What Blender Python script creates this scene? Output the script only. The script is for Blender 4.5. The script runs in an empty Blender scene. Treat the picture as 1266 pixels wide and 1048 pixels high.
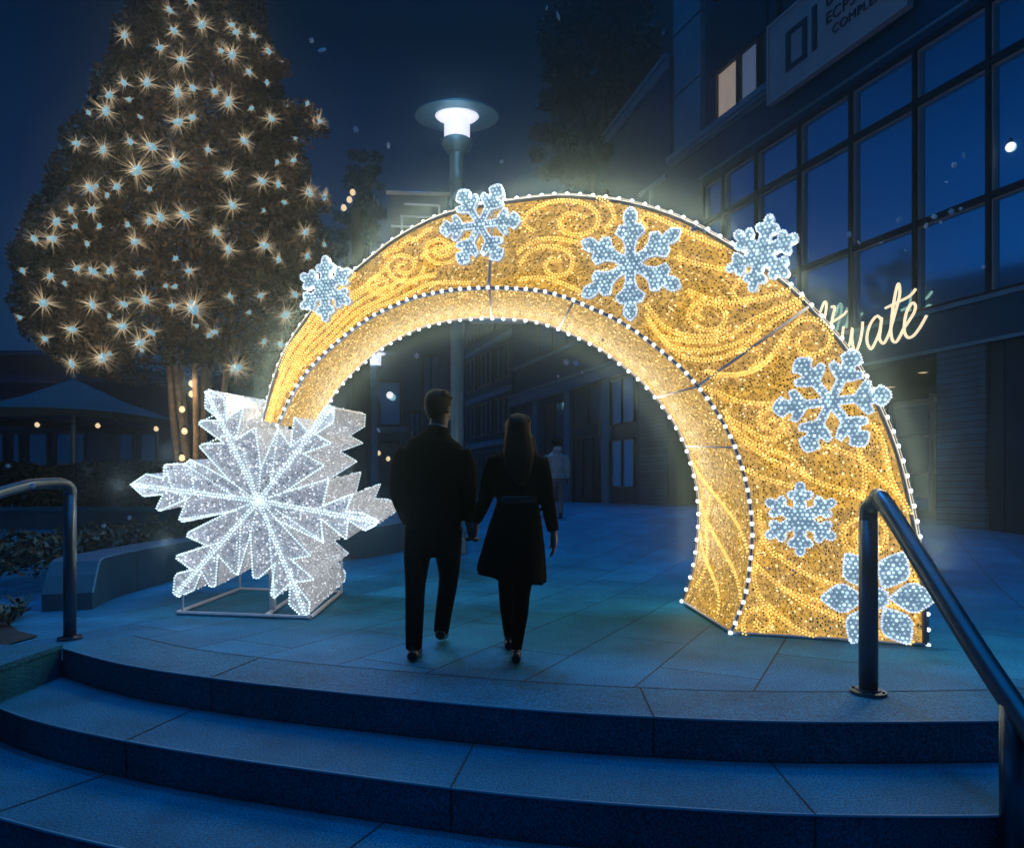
import bpy, bmesh, math, random
from mathutils import Vector, Matrix, noise
random.seed(7)
R = math.radians
C = bpy.context.scene.collection
SC = bpy.context.scene
# ------------------------------------------------------------------ camera frame
F, CX, HY, H = 850.0, 633.0, 605.0, 1.14
def ray(px, py): return ((px - CX) / F, (HY - py) / F)
def at(px, py, Y):
    a, b = ray(px, py)
    return Vector((a * Y, Y, H + b * Y))
def ss(t):
    t = max(0, min(1, t)); return t * t * (3 - 2 * t)
def gz(Y): return .62 * ss((Y - 7) / 11)
def on_plane(px, py, y0, k):                       # vertical plane Y = y0 + k X
    a, b = ray(px, py)
    Y = y0 / (1 - k * a)
    return Vector((a * Y, Y, H + b * Y))
def crop(ox, oy, s, pts): return [(ox + x / s, oy + y / s) for x, y in pts]

# ------------------------------------------------------------------ materials
def nodes(name):
    m = bpy.data.materials.new(name); m.use_nodes = True
    nt = m.node_tree; nt.nodes.clear()
    return m, nt, nt.nodes, nt.links
def rgba(c): return (c[0], c[1], c[2], 1)
def add(N, t, **kw):
    n = N.new(t)
    for k, v in kw.items():
        if k.startswith('i_'):
            n.inputs[k[2:]].default_value = v
        else: setattr(n, k, v)
    return n
def plain(name, c, rough=.6, var=.25, scale=6, bump=0, bscale=120, metal=0, coord='Object', spec=.4):
    m, nt, N, L = nodes(name)
    o = add(N, 'ShaderNodeOutputMaterial'); p = add(N, 'ShaderNodeBsdfPrincipled')
    p.inputs['Roughness'].default_value = rough; p.inputs['Metallic'].default_value = metal
    p.inputs['Specular IOR Level'].default_value = spec
    tc = add(N, 'ShaderNodeTexCoord')
    nz = add(N, 'ShaderNodeTexNoise'); nz.inputs['Scale'].default_value = scale; nz.inputs['Detail'].default_value = 5
    L.new(tc.outputs[coord], nz.inputs['Vector'])
    r = add(N, 'ShaderNodeValToRGB')
    r.color_ramp.elements[0].position = .3; r.color_ramp.elements[1].position = .7
    r.color_ramp.elements[0].color = rgba([x * (1 - var) for x in c])
    r.color_ramp.elements[1].color = rgba([min(1, x * (1 + var)) for x in c])
    L.new(nz.outputs['Fac'], r.inputs['Fac']); L.new(r.outputs['Color'], p.inputs['Base Color'])
    if bump:
        n2 = add(N, 'ShaderNodeTexNoise'); n2.inputs['Scale'].default_value = bscale; n2.inputs['Detail'].default_value = 3
        L.new(tc.outputs[coord], n2.inputs['Vector'])
        b = add(N, 'ShaderNodeBump'); b.inputs['Strength'].default_value = bump; b.inputs['Distance'].default_value = .01
        L.new(n2.outputs['Fac'], b.inputs['Height']); L.new(b.outputs['Normal'], p.inputs['Normal'])
    L.new(p.outputs[0], o.inputs[0])
    return m
def glow(name, c, s, sample=False, base=None):
    m, nt, N, L = nodes(name)
    o = add(N, 'ShaderNodeOutputMaterial'); p = add(N, 'ShaderNodeBsdfPrincipled')
    p.inputs['Base Color'].default_value = rgba(base or [x * .6 for x in c]); p.inputs['Roughness'].default_value = .35
    p.inputs['Emission Color'].default_value = rgba(c); p.inputs['Emission Strength'].default_value = s
    L.new(p.outputs[0], o.inputs[0])
    m.cycles.emission_sampling = 'AUTO' if sample else 'NONE'
    return m
def glow_uneven(name, c, lo, hi):
    m = glow(name, c, 1); nt = m.node_tree; N, L = nt.nodes, nt.links
    p = [n for n in N if n.type == 'BSDF_PRINCIPLED'][0]
    g = N.new('ShaderNodeNewGeometry'); r = N.new('ShaderNodeMapRange'); r.inputs['To Min'].default_value = lo; r.inputs['To Max'].default_value = hi
    L.new(g.outputs['Random Per Island'], r.inputs['Value']); L.new(r.outputs[0], p.inputs['Emission Strength'])
    return m
def led_net(name, wire, tint, pale, spark, scale, hole=.085, e=1.0, rows=True, sparkd=.16):
    """woven wire net filled with tiny leds: cells are open, wires carry light"""
    m, nt, N, L = nodes(name)
    o = add(N, 'ShaderNodeOutputMaterial'); p = add(N, 'ShaderNodeBsdfPrincipled')
    tc = add(N, 'ShaderNodeTexCoord')
    v = add(N, 'ShaderNodeTexVoronoi', feature='DISTANCE_TO_EDGE'); v.inputs['Scale'].default_value = scale; v.inputs['Randomness'].default_value = .75
    v2 = add(N, 'ShaderNodeTexVoronoi'); v2.inputs['Scale'].default_value = scale * .9; v2.inputs['Randomness'].default_value = 1
    big = add(N, 'ShaderNodeTexNoise'); big.inputs['Scale'].default_value = 3.2; big.inputs['Detail'].default_value = 3
    mid = add(N, 'ShaderNodeTexNoise'); mid.inputs['Scale'].default_value = 14; mid.inputs['Detail'].default_value = 4
    mp = add(N, 'ShaderNodeMapping'); mp.inputs['Scale'].default_value = (1.0, 1.35, 1)
    L.new(tc.outputs['UV'], mp.inputs['Vector'])
    for n in (v, v2): L.new(mp.outputs[0], n.inputs['Vector'])
    for n in (big, mid): L.new(tc.outputs['UV'], n.inputs['Vector'])
    def mth(op, a, b=None, clamp=False):
        n = add(N, 'ShaderNodeMath', operation=op, use_clamp=clamp)
        for i, x in enumerate((a, b)):
            if x is None: continue
            if isinstance(x, (int, float)): n.inputs[i].default_value = x
            else: L.new(x, n.inputs[i])
        return n.outputs[0]
    # size of hole varies in patches
    thr = mth('ADD', mth('MULTIPLY', mid.outputs['Fac'], -.20), hole + .28)
    hmask = mth('GREATER_THAN', v.outputs['Distance'], thr)
    rndv = add(N, 'ShaderNodeSeparateColor'); L.new(v2.outputs['Color'], rndv.inputs[0])
    isk = mth('MULTIPLY', mth('LESS_THAN', rndv.outputs[0], sparkd), mth('LESS_THAN', v2.outputs['Distance'], .38))
    mix = add(N, 'ShaderNodeMix', data_type='RGBA')
    rp = add(N, 'ShaderNodeValToRGB'); rp.color_ramp.elements[0].position = .33; rp.color_ramp.elements[1].position = .56
    L.new(big.outputs['Fac'], rp.inputs['Fac']); L.new(rp.outputs[0], mix.inputs[0])
    mix.inputs[6].default_value = rgba(tint); mix.inputs[7].default_value = rgba(pale)
    mx2 = add(N, 'ShaderNodeMix', data_type='RGBA'); L.new(isk, mx2.inputs[0]); L.new(mix.outputs[2], mx2.inputs[6]); mx2.inputs[7].default_value = rgba(spark)
    L.new(mx2.outputs[2], p.inputs['Emission Color'])
    st = mth('ADD', mth('MULTIPLY', rndv.outputs[1], .75), .45)
    st = mth('MULTIPLY', st, e)
    L.new(st, p.inputs['Emission Strength'])
    p.inputs['Base Color'].default_value = rgba(wire); p.inputs['Roughness'].default_value = .5
    tr = add(N, 'ShaderNodeBsdfTransparent'); ms = add(N, 'ShaderNodeMixShader')
    hm = mth('MULTIPLY', hmask, mth('SUBTRACT', 1, isk))
    L.new(hm, ms.inputs[0]); L.new(p.outputs[0], ms.inputs[1]); L.new(tr.outputs[0], ms.inputs[2])
    L.new(ms.outputs[0], o.inputs[0])
    return m
def paving(name, c, rot, bw, rh, mortar=.006, var=.2, off=.5):
    m, nt, N, L = nodes(name)
    o = add(N, 'ShaderNodeOutputMaterial'); p = add(N, 'ShaderNodeBsdfPrincipled')
    tc = add(N, 'ShaderNodeTexCoord'); mp = add(N, 'ShaderNodeMapping'); mp.inputs['Rotation'].default_value = (0, 0, R(rot))
    L.new(tc.outputs['Object'], mp.inputs[0])
    b = add(N, 'ShaderNodeTexBrick', offset=off)
    b.inputs['Scale'].default_value = 1; b.inputs['Brick Width'].default_value = bw; b.inputs['Row Height'].default_value = rh
    b.inputs['Mortar Size'].default_value = mortar; b.inputs['Mortar Smooth'].default_value = .2; b.inputs['Bias'].default_value = 0
    b.inputs['Color1'].default_value = rgba([x * (1 - var) for x in c]); b.inputs['Color2'].default_value = rgba([x * (1 + var) for x in c])
    b.inputs['Mortar'].default_value = rgba([x * .12 for x in c])
    L.new(mp.outputs[0], b.inputs['Vector'])
    nz = add(N, 'ShaderNodeTexNoise'); nz.inputs['Scale'].default_value = 1.3; nz.inputs['Detail'].default_value = 8; nz.inputs['Roughness'].default_value = .65
    L.new(tc.outputs['Object'], nz.inputs['Vector'])
    g = add(N, 'ShaderNodeTexNoise'); g.inputs['Scale'].default_value = 95; g.inputs['Detail'].default_value = 2
    L.new(tc.outputs['Object'], g.inputs['Vector'])
    mr = add(N, 'ShaderNodeMapRange'); mr.inputs['From Min'].default_value = .3; mr.inputs['From Max'].default_value = .7
    mr.inputs['To Min'].default_value = .62; mr.inputs['To Max'].default_value = 1.32
    L.new(nz.outputs['Fac'], mr.inputs['Value'])
    gr = add(N, 'ShaderNodeMapRange'); gr.inputs['From Min'].default_value = .35; gr.inputs['From Max'].default_value = .65
    gr.inputs['To Min'].default_value = .45; gr.inputs['To Max'].default_value = 1.55
    L.new(g.outputs['Fac'], gr.inputs['Value'])
    mu = add(N, 'ShaderNodeMath', operation='MULTIPLY'); L.new(mr.outputs[0], mu.inputs[0]); L.new(gr.outputs[0], mu.inputs[1])
    mx = add(N, 'ShaderNodeVectorMath', operation='SCALE'); L.new(b.outputs['Color'], mx.inputs[0]); L.new(mu.outputs[0], mx.inputs['Scale'])
    L.new(mx.outputs[0], p.inputs['Base Color'])
    bp = add(N, 'ShaderNodeBump'); bp.inputs['Strength'].default_value = .35; bp.inputs['Distance'].default_value = .01
    ad = add(N, 'ShaderNodeMath', operation='SUBTRACT'); L.new(g.outputs['Fac'], ad.inputs[0]); L.new(b.outputs['Fac'], ad.inputs[1])
    L.new(ad.outputs[0], bp.inputs['Height']); L.new(bp.outputs[0], p.inputs['Normal'])
    p.inputs['Roughness'].default_value = .6; p.inputs['Specular IOR Level'].default_value = .12
    L.new(p.outputs[0], o.inputs[0])
    return m
def leafmat(name, c1, c2, scale=2.5):
    m, nt, N, L = nodes(name)
    o = add(N, 'ShaderNodeOutputMaterial'); p = add(N, 'ShaderNodeBsdfPrincipled'); p.inputs['Roughness'].default_value = .55
    g = add(N, 'ShaderNodeNewGeometry'); tc = add(N, 'ShaderNodeTexCoord')
    nz = add(N, 'ShaderNodeTexNoise'); nz.inputs['Scale'].default_value = scale; nz.inputs['Detail'].default_value = 4
    L.new(tc.outputs['Object'], nz.inputs['Vector'])
    ad = add(N, 'ShaderNodeMath', operation='MULTIPLY_ADD'); L.new(g.outputs['Random Per Island'], ad.inputs[0]); ad.inputs[1].default_value = .8
    sb = add(N, 'ShaderNodeMath', operation='SUBTRACT'); L.new(nz.outputs['Fac'], sb.inputs[0]); sb.inputs[1].default_value = .4
    L.new(sb.outputs[0], ad.inputs[2])
    mx = add(N, 'ShaderNodeMix', data_type='RGBA', clamp_factor=True); L.new(ad.outputs[0], mx.inputs[0])
    mx.inputs[6].default_value = rgba(c1); mx.inputs[7].default_value = rgba(c2)
    L.new(mx.outputs[2], p.inputs['Base Color']); L.new(p.outputs[0], o.inputs[0])
    return m
def boards(name, c, step, horizontal=True, var=.2):
    """plank siding: thin dark joints every STEP metres in height (or along the wall)"""
    m, nt, N, L = nodes(name)
    o = add(N, 'ShaderNodeOutputMaterial'); p = add(N, 'ShaderNodeBsdfPrincipled'); p.inputs['Roughness'].default_value = .6
    tc = add(N, 'ShaderNodeTexCoord'); sp = add(N, 'ShaderNodeSeparateXYZ'); L.new(tc.outputs['Object'], sp.inputs[0])
    d = add(N, 'ShaderNodeMath', operation='DIVIDE'); L.new(sp.outputs['Z' if horizontal else 'Y'], d.inputs[0]); d.inputs[1].default_value = step
    fr = add(N, 'ShaderNodeMath', operation='FRACT'); L.new(d.outputs[0], fr.inputs[0])
    fl = add(N, 'ShaderNodeMath', operation='FLOOR'); L.new(d.outputs[0], fl.inputs[0])
    wn = add(N, 'ShaderNodeTexWhiteNoise', noise_dimensions='1D'); L.new(fl.outputs[0], wn.inputs['W'])
    mr = add(N, 'ShaderNodeMapRange'); mr.inputs['To Min'].default_value = 1 - var; mr.inputs['To Max'].default_value = 1 + var; L.new(wn.outputs['Value'], mr.inputs['Value'])
    gt = add(N, 'ShaderNodeMath', operation='GREATER_THAN'); L.new(fr.outputs[0], gt.inputs[0]); gt.inputs[1].default_value = .12
    mu = add(N, 'ShaderNodeMath', operation='MULTIPLY'); L.new(mr.outputs[0], mu.inputs[0]); L.new(gt.outputs[0], mu.inputs[1])
    a = add(N, 'ShaderNodeMath', operation='ADD'); L.new(mu.outputs[0], a.inputs[0]); a.inputs[1].default_value = .1
    nz = add(N, 'ShaderNodeTexNoise'); nz.inputs['Scale'].default_value = 2; nz.inputs['Detail'].default_value = 5; L.new(tc.outputs['Object'], nz.inputs['Vector'])
    m2 = add(N, 'ShaderNodeMath', operation='MULTIPLY'); L.new(a.outputs[0], m2.inputs[0]); L.new(nz.outputs['Fac'], m2.inputs[1])
    v = add(N, 'ShaderNodeVectorMath', operation='SCALE'); v.inputs[0].default_value = [x * 2 for x in c]; L.new(m2.outputs[0], v.inputs['Scale'])
    L.new(v.outputs[0], p.inputs['Base Color']); L.new(p.outputs[0], o.inputs[0])
    return m

M = {}
M['plaza'] = paving('plaza_slabs', (.016, .175, .29), -62, 1.45, .62)
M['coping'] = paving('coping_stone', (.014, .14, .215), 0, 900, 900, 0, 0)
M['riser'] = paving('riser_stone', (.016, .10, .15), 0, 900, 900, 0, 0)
M['joint'] = plain('joint', (.03, .03, .03), .9, .1)
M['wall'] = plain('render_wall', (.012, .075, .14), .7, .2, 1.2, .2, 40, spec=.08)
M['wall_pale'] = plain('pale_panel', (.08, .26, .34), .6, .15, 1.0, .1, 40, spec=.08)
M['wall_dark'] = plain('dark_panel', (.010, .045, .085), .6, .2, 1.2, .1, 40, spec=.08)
M['wall_far'] = plain('far_wall', (.018, .10, .18), .8, .25, .6, spec=.08)
M['siding'] = boards('plank_siding', (.018, .10, .17), .13)
M['frame_dark'] = plain('dark_frame', (.02, .022, .025), .4, .1)
M['frame_edge'] = plain('frame_edge', (.45, .46, .47), .35, .1, metal=.3)
M['ledge'] = plain('ledge', (.09, .24, .32), .5, .15, 2)
M['steel'] = plain('blue_steel', (.07, .10, .13), .3, .12, 8, 0, metal=.75)
M['lamp_metal'] = plain('lamp_metal', (.09, .20, .27), .35, .12, 8, metal=.2)
M['rail_white'] = plain('white_frame', (.68, .66, .70), .45, .08, 5)
M['rail_outer'] = plain('arch_outer_frame', (.20, .19, .22), .6, .1, 5, spec=.1)
M['rail_arch'] = plain('arch_frame', (.78, .75, .82), .45, .1, 5)
M['stone'] = plain('planter_stone', (.018, .09, .14), .7, .22, 1.6, .25, 70)
M['soil'] = plain('soil', (.035, .03, .028), .9, .4, 12, .6, 60)
M['canvas'] = plain('parasol_canvas', (.02, .05, .075), .8, .15, 2)
M['bark'] = plain('bark', (.36, .26, .17), .9, .35, 9, .5, 40)
M['bark_dark'] = plain('dark_bark', (.06, .05, .045), .9, .3, 9)
M['leaf_warm'] = leafmat('warm_leaves', (.026, .018, .011), (.20, .13, .075))
M['leaf_dark'] = leafmat('dark_leaves', (.012, .02, .016), (.04, .06, .045), .8)
M['leaf_mid'] = leafmat('mid_leaves', (.02, .06, .08), (.10, .24, .30), 1.5)
M['leaf_hedge'] = leafmat('hedge_leaves', (.02, .035, .025), (.10, .13, .09), 1.5)
M['skin'] = plain('skin', (.10, .06, .045), .5, .08)
M['cloth_black'] = plain('black_wool', (.004, .004, .005), .85, .3, 30, .3, 300, spec=.03)
M['cloth_navy'] = plain('navy_trouser', (.004, .005, .008), .8, .3, 30, .2, 300, spec=.03)
M['cloth_coat'] = plain('dark_coat', (.003, .003, .005), .85, .3, 30, .3, 300, spec=.03)
M['hair_dark'] = plain('dark_hair', (.005, .004, .004), .6, .5, 60, .6, 200, spec=.12)
M['shirt'] = plain('pale_shirt', (.22, .20, .20), .7, .1)
M['shoe'] = plain('black_leather', (.008, .008, .009), .3, .1)
M['cloth_grey'] = plain('grey_jacket', (.26, .34, .38), .8, .2, 8)
M['cloth_jean'] = plain('blue_jean', (.13, .15, .19), .8, .2, 8)
M['snow'] = plain('snow', (.85, .87, .9), .7, .05)
M['banner'] = plain('banner_cloth', (.12, .15, .19), .7, .15, 3)
M['banner_mark'] = plain('banner_mark', (.75, .80, .85), .6, .05)
M['signboard'] = plain('sign_board', (.34, .36, .38), .45, .1, 2)
M['sign_ink'] = plain('sign_ink', (.035, .04, .06), .5, .1)
# emitters
M['gold_net'] = led_net('gold_led_net', (.35, .2, .06), (.88, .47, .055), (.72, .42, .11), (2.1, 1.6, .8), 42, .03, .92, sparkd=.11)
M['gold_soffit'] = led_net('gold_led_lining', (.20, .11, .03), (.84, .45, .05), (.74, .43, .10), (1.9, 1.3, .5), 34, .04, .80, sparkd=.10)
M['gold_dim'] = led_net('gold_led_back', (.10, .055, .02), (.40, .18, .02), (.3, .16, .05), (1.2, .8, .3), 24, .02, .07)
M['ice_net'] = led_net('ice_led_net', (.5, .52, .56), (.36, .42, .52), (.50, .53, .60), (1.9, 2.05, 2.2), 34, -.03, .50, sparkd=.22)
M['ice_side'] = led_net('ice_led_side', (.5, .5, .52), (.40, .42, .47), (.52, .53, .56), (2.0, 2.05, 2.1), 32, -.02, .46, sparkd=.20)
M['gold_bead'] = glow_uneven('gold_bead', (1.0, .66, .16), .95, 1.7)
M['ice_bead'] = glow_uneven('ice_bead', (.70, .95, 1.0), .45, 1.6)
M['edge_bulb'] = glow('edge_bulb', (.78, .95, 1.0), 1.5, True)
M['ice_plate'] = glow('frosted_plate', (.17, .25, .33), .58, False, (.42, .50, .58))  # LED light on the plate put in as a faint glow of its own
M['tree_core'] = glow('tree_bulb', (.16, .44, .60), .85, False, (.02, .03, .04))
M['tree_flare'] = glow('tree_flare', (.50, .38, .23), .85, False, (.03, .02, .01))
M['warm_bulb'] = glow('warm_bulb', (1.0, .74, .42), 1.0)
M['white_bulb'] = glow('white_bulb', (1.0, .97, .93), 1.2)
M['pale_spark'] = glow_uneven('pale_spark', (1.0, .76, .32), .5, 1.5)
M['rim_bead'] = glow_uneven('rim_bead', (.72, .82, .94), .7, 1.4)
M['ice_rope'] = glow_uneven('ice_rope', (.74, .96, 1.0), .9, 1.5)
M['ice_spark'] = glow_uneven('ice_spark', (.86, .93, 1.0), .35, 1.5)
M['lamp_glass'] = glow('lamp_glass', (.80, .80, .95), 1.0, True)
M['neon'] = glow('neon_tube', (1.0, .80, .52), 1.15, True)
M['pane_dim'] = glow('dim_blind', (.055, .07, .11), 1.0, False, (.25, .28, .33))
M['pane_lit'] = None

def mat_lit():
    m, nt, N, L = nodes('lit_window')
    o = add(N, 'ShaderNodeOutputMaterial'); p = add(N, 'ShaderNodeBsdfPrincipled')
    tc = add(N, 'ShaderNodeTexCoord'); nz = add(N, 'ShaderNodeTexNoise'); nz.inputs['Scale'].default_value = 9
    mp = add(N, 'ShaderNodeMapping'); mp.inputs['Scale'].default_value = (2.5, 2.5, .3); L.new(tc.outputs['Object'], mp.inputs[0]); L.new(mp.outputs[0], nz.inputs['Vector'])
    r = add(N, 'ShaderNodeValToRGB'); r.color_ramp.elements[0].color = (.17, .125, .095, 1); r.color_ramp.elements[1].color = (.33, .26, .20, 1)
    L.new(nz.outputs['Fac'], r.inputs['Fac']); L.new(r.outputs[0], p.inputs['Emission Color']); p.inputs['Emission Strength'].default_value = 1
    p.inputs['Base Color'].default_value = (.3, .27, .24, 1)
    L.new(p.outputs[0], o.inputs[0]); return m
M['pane_lit'] = mat_lit()
def mat_pane(name, base, rough, mixf):
    m, nt, N, L = nodes(name)
    o = add(N, 'ShaderNodeOutputMaterial')
    d = add(N, 'ShaderNodeBsdfPrincipled'); d.inputs['Base Color'].default_value = rgba(base); d.inputs['Roughness'].default_value = .4
    g = add(N, 'ShaderNodeBsdfGlossy'); g.inputs['Color'].default_value = (.34, .80, 1.0, 1); g.inputs['Roughness'].default_value = rough
    tc = add(N, 'ShaderNodeTexCoord'); nz = add(N, 'ShaderNodeTexNoise'); nz.inputs['Scale'].default_value = .6; L.new(tc.outputs['Object'], nz.inputs['Vector'])
    b = add(N, 'ShaderNodeBump'); b.inputs['Strength'].default_value = .05; L.new(nz.outputs['Fac'], b.inputs['Height']); L.new(b.outputs[0], g.inputs['Normal'])
    s = add(N, 'ShaderNodeMixShader'); s.inputs[0].default_value = mixf
    L.new(d.outputs[0], s.inputs[1]); L.new(g.outputs[0], s.inputs[2]); L.new(s.outputs[0], o.inputs[0])
    return m
M['glass'] = mat_pane('window_glass', (.03, .24, .44), .07, .55)
M['glass_dark'] = mat_pane('dark_glass', (.05, .06, .07), .05, .35)

# ------------------------------------------------------------------ mesh helpers
def obj(name, bm, m, parent=None, smooth=False):
    me = bpy.data.meshes.new(name)
    bm.normal_update(); bm.to_mesh(me); bm.free()
    o = bpy.data.objects.new(name, me); C.objects.link(o)
    if m is not None: me.materials.append(M[m] if isinstance(m, str) else m)
    if smooth:
        me.polygons.foreach_set('use_smooth', [True] * len(me.polygons))
    if parent is not None:
        o.parent = parent; o.matrix_parent_inverse = Matrix.Translation(-parent.location)
    return o
def empty(name, loc=(0, 0, 0)):
    o = bpy.data.objects.new(name, None); C.objects.link(o); o.location = loc; o.empty_display_size = .2
    return o
def tag(o, label=None, cat=None, group=None, kind=None):
    if label: o['label'] = label
    if cat: o['category'] = cat
    if group: o['group'] = group
    if kind: o['kind'] = kind
    return o
def bmn(): return bmesh.new()
def box(bm, a, b, mtx=None):
    x0, y0, z0 = a; x1, y1, z1 = b
    vs = [Vector(p) for p in ((x0,y0,z0),(x1,y0,z0),(x1,y1,z0),(x0,y1,z0),(x0,y0,z1),(x1,y0,z1),(x1,y1,z1),(x0,y1,z1))]
    if mtx is not None: vs = [mtx @ v for v in vs]
    v = [bm.verts.new(p) for p in vs]
    for f in ((3,2,1,0),(4,5,6,7),(0,1,5,4),(1,2,6,5),(2,3,7,6),(3,0,4,7)): bm.faces.new([v[i] for i in f])
def frame_for(d):
    d = d.normalized()
    up = Vector((0, 0, 1)) if abs(d.z) < .95 else Vector((0, 1, 0))
    a = d.cross(up).normalized(); b = a.cross(d).normalized()
    return a, b
def tube(bm, pts, r, seg=8, cap=True, close=False, squash=1.0):
    pts = [Vector(p) for p in pts]; n = len(pts)
    rr = r if isinstance(r, (list, tuple)) else [r] * n
    rings = []; pa = None
    for i in range(n):
        d = pts[min(i + 1, n - 1)] - pts[max(i - 1, 0)]
        if close: d = pts[(i + 1) % n] - pts[i - 1]
        if d.length < 1e-9: d = Vector((0, 0, 1))
        a, b = frame_for(d)
        if pa is not None:
            a2 = pa - d.normalized() * pa.dot(d.normalized())
            if a2.length > 1e-5: a = a2.normalized(); b = a.cross(d.normalized()).normalized()
        pa = a
        rings.append([bm.verts.new(pts[i] + (a * math.cos(t) + b * math.sin(t) * squash) * rr[i]) for t in [2 * math.pi * k / seg for k in range(seg)]])
    m = n if close else n - 1
    for i in range(m):
        p, q = rings[i], rings[(i + 1) % n]
        for k in range(seg): bm.faces.new((p[k], p[(k + 1) % seg], q[(k + 1) % seg], q[k]))
    if cap and not close:
        bm.faces.new(rings[0][::-1]); bm.faces.new(rings[-1])
def lathe(bm, prof, seg=24, center=(0, 0, 0), sy=1.0):
    c = Vector(center); rings = []
    for r, z in prof:
        if r < 1e-6: rings.append([bm.verts.new(c + Vector((0, 0, z)))])
        else: rings.append([bm.verts.new(c + Vector((r * math.cos(2*math.pi*k/seg), sy * r * math.sin(2*math.pi*k/seg), z))) for k in range(seg)])
    for p, q in zip(rings, rings[1:]):
        for k in range(seg):
            k2 = (k + 1) % seg
            if len(p) == 1 and len(q) == 1: continue
            if len(p) == 1: bm.faces.new((p[0], q[k2], q[k]))
            elif len(q) == 1: bm.faces.new((p[k], p[k2], q[0]))
            else: bm.faces.new((p[k], p[k2], q[k2], q[k]))
_t = (1 + 5 ** .5) / 2
ICO_V = [Vector(v).normalized() for v in ((-1,_t,0),(1,_t,0),(-1,-_t,0),(1,-_t,0),(0,-1,_t),(0,1,_t),(0,-1,-_t),(0,1,-_t),(_t,0,-1),(_t,0,1),(-_t,0,-1),(-_t,0,1))]
ICO_F = ((0,11,5),(0,5,1),(0,1,7),(0,7,10),(0,10,11),(1,5,9),(5,11,4),(11,10,2),(10,7,6),(7,1,8),(3,9,4),(3,4,2),(3,2,6),(3,6,8),(3,8,9),(4,9,5),(2,4,11),(6,2,10),(8,6,7),(9,8,1))
def bead(bm, c, r, sc=(1, 1, 1)):
    v = [bm.verts.new((c[0] + p.x * r * sc[0], c[1] + p.y * r * sc[1], c[2] + p.z * r * sc[2])) for p in ICO_V]
    for f in ICO_F: bm.faces.new([v[i] for i in f])
def plen(pts): return sum((pts[i + 1] - pts[i]).length for i in range(len(pts) - 1))
def resample(pts, n=None, step=None):
    pts = [Vector(p) for p in pts]; L = plen(pts)
    if n is None: n = max(2, int(L / step) + 1)
    out = []; i = 0; acc = 0
    for k in range(n):
        t = L * k / (n - 1)
        while i < len(pts) - 2 and acc + (pts[i + 1] - pts[i]).length < t:
            acc += (pts[i + 1] - pts[i]).length; i += 1
        s = (pts[i + 1] - pts[i]).length
        out.append(pts[i].lerp(pts[i + 1], min(1, (t - acc) / s) if s > 0 else 0))
    return out
def catmull(pts, sub=6):
    P = [Vector(p) for p in pts]; out = []
    for i in range(len(P) - 1):
        p0, p1, p2, p3 = P[max(0, i - 1)], P[i], P[i + 1], P[min(len(P) - 1, i + 2)]
        for k in range(sub):
            t = k / sub
            out.append(.5 * ((2 * p1) + (p2 - p0) * t + (2 * p0 - 5 * p1 + 4 * p2 - p3) * t * t + (3 * p1 - p0 - 3 * p2 + p3) * t ** 3))
    out.append(P[-1]); return out
def v2(pts): return [Vector((x, y, 0)) for x, y in pts]

# ------------------------------------------------------------------ ground, steps
EDGE = [(-3.23, 4.94), (-2.54, 4.486), (-1.77, 4.14), (-1.05, 3.89), (.03, 3.576), (.79, 3.436), (1.40, 3.376), (2.41, 3.388), (3.4, 3.5), (4.6, 3.8), (6.5, 4.6), (9, 6.0)]
edge0 = resample(catmull(v2(EDGE), 8), 90)
def offset(pl, d):
    out = []
    for i, p in enumerate(pl):
        t = (pl[min(i + 1, len(pl) - 1)] - pl[max(i - 1, 0)]).normalized()
        out.append(p + Vector((t.y, -t.x, 0)) * d)
    return out
CHX = -3.23
def clipx(pl):                                    # end every step at the side wall
    out = [p for p in pl if p.x > CHX]
    j = pl.index(out[0])
    if j > 0:
        a, b = pl[j - 1], pl[j]; t = (CHX - a.x) / (b.x - a.x); out.insert(0, a.lerp(b, t))
    else:
        a, b = pl[0], pl[1]; t = (CHX - a.x) / (b.x - a.x); out.insert(0, a.lerp(b, t))
    return out
edges = [edge0] + [clipx(offset(edge0, .54 * k)) for k in (1, 2)]
def yat(pl, x):
    for a, b in zip(pl, pl[1:]):
        if a.x <= x <= b.x: return a.y + (b.y - a.y) * (x - a.x) / (b.x - a.x)
    return pl[-1].y
# plaza sheet
bm = bmn()
xs = [CHX + (6.5 - CHX) * i / 60 for i in range(61)]
back = offset(edge0, -.5)
ys = [0, .3, .8, 1.5, 2.5, 3.5, 4.5, 5.5, 6.5, 7.5, 8.5, 9.5, 11, 13, 15, 18, 24, 40, 65]
cols = []
for x in xs:
    y0 = yat(back, max(back[0].x, min(x, back[-1].x)))
    if x < back[0].x: y0 = edge0[0].y + (back[0].y - edge0[0].y) * (x - CHX) / (back[0].x - CHX)
    cols.append([bm.verts.new((x, y0 + (65 - y0) * (d / 65), gz(y0 + (65 - y0) * (d / 65)))) for d in ys])
for x in (8, 12, 20, 40):
    y0 = 4.2 + (x - 6.5) * .5
    cols.append([bm.verts.new((x, y0 + (65 - y0) * (d / 65), gz(y0 + (65 - y0) * (d / 65)))) for d in ys])
for a, b in zip(cols, cols[1:]):
    for i in range(len(ys) - 1): bm.faces.new((a[i], b[i], b[i + 1], a[i + 1]))
yl = [-6, 2, 4.94, 5.3, 6, 7, 8, 9, 10, 11, 12, 13, 14, 15, 16, 18, 24, 40, 65]
lc = [[bm.verts.new((x, y, gz(y))) for y in yl] for x in (-45, -20, -12, -8, -5, CHX - .45, CHX)]
for a, b in zip(lc, lc[1:]):
    for i in range(len(yl) - 1): bm.faces.new((a[i], b[i], b[i + 1], a[i + 1]))
tag(obj('plaza_paving', bm, 'plaza'), kind='structure')
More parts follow.
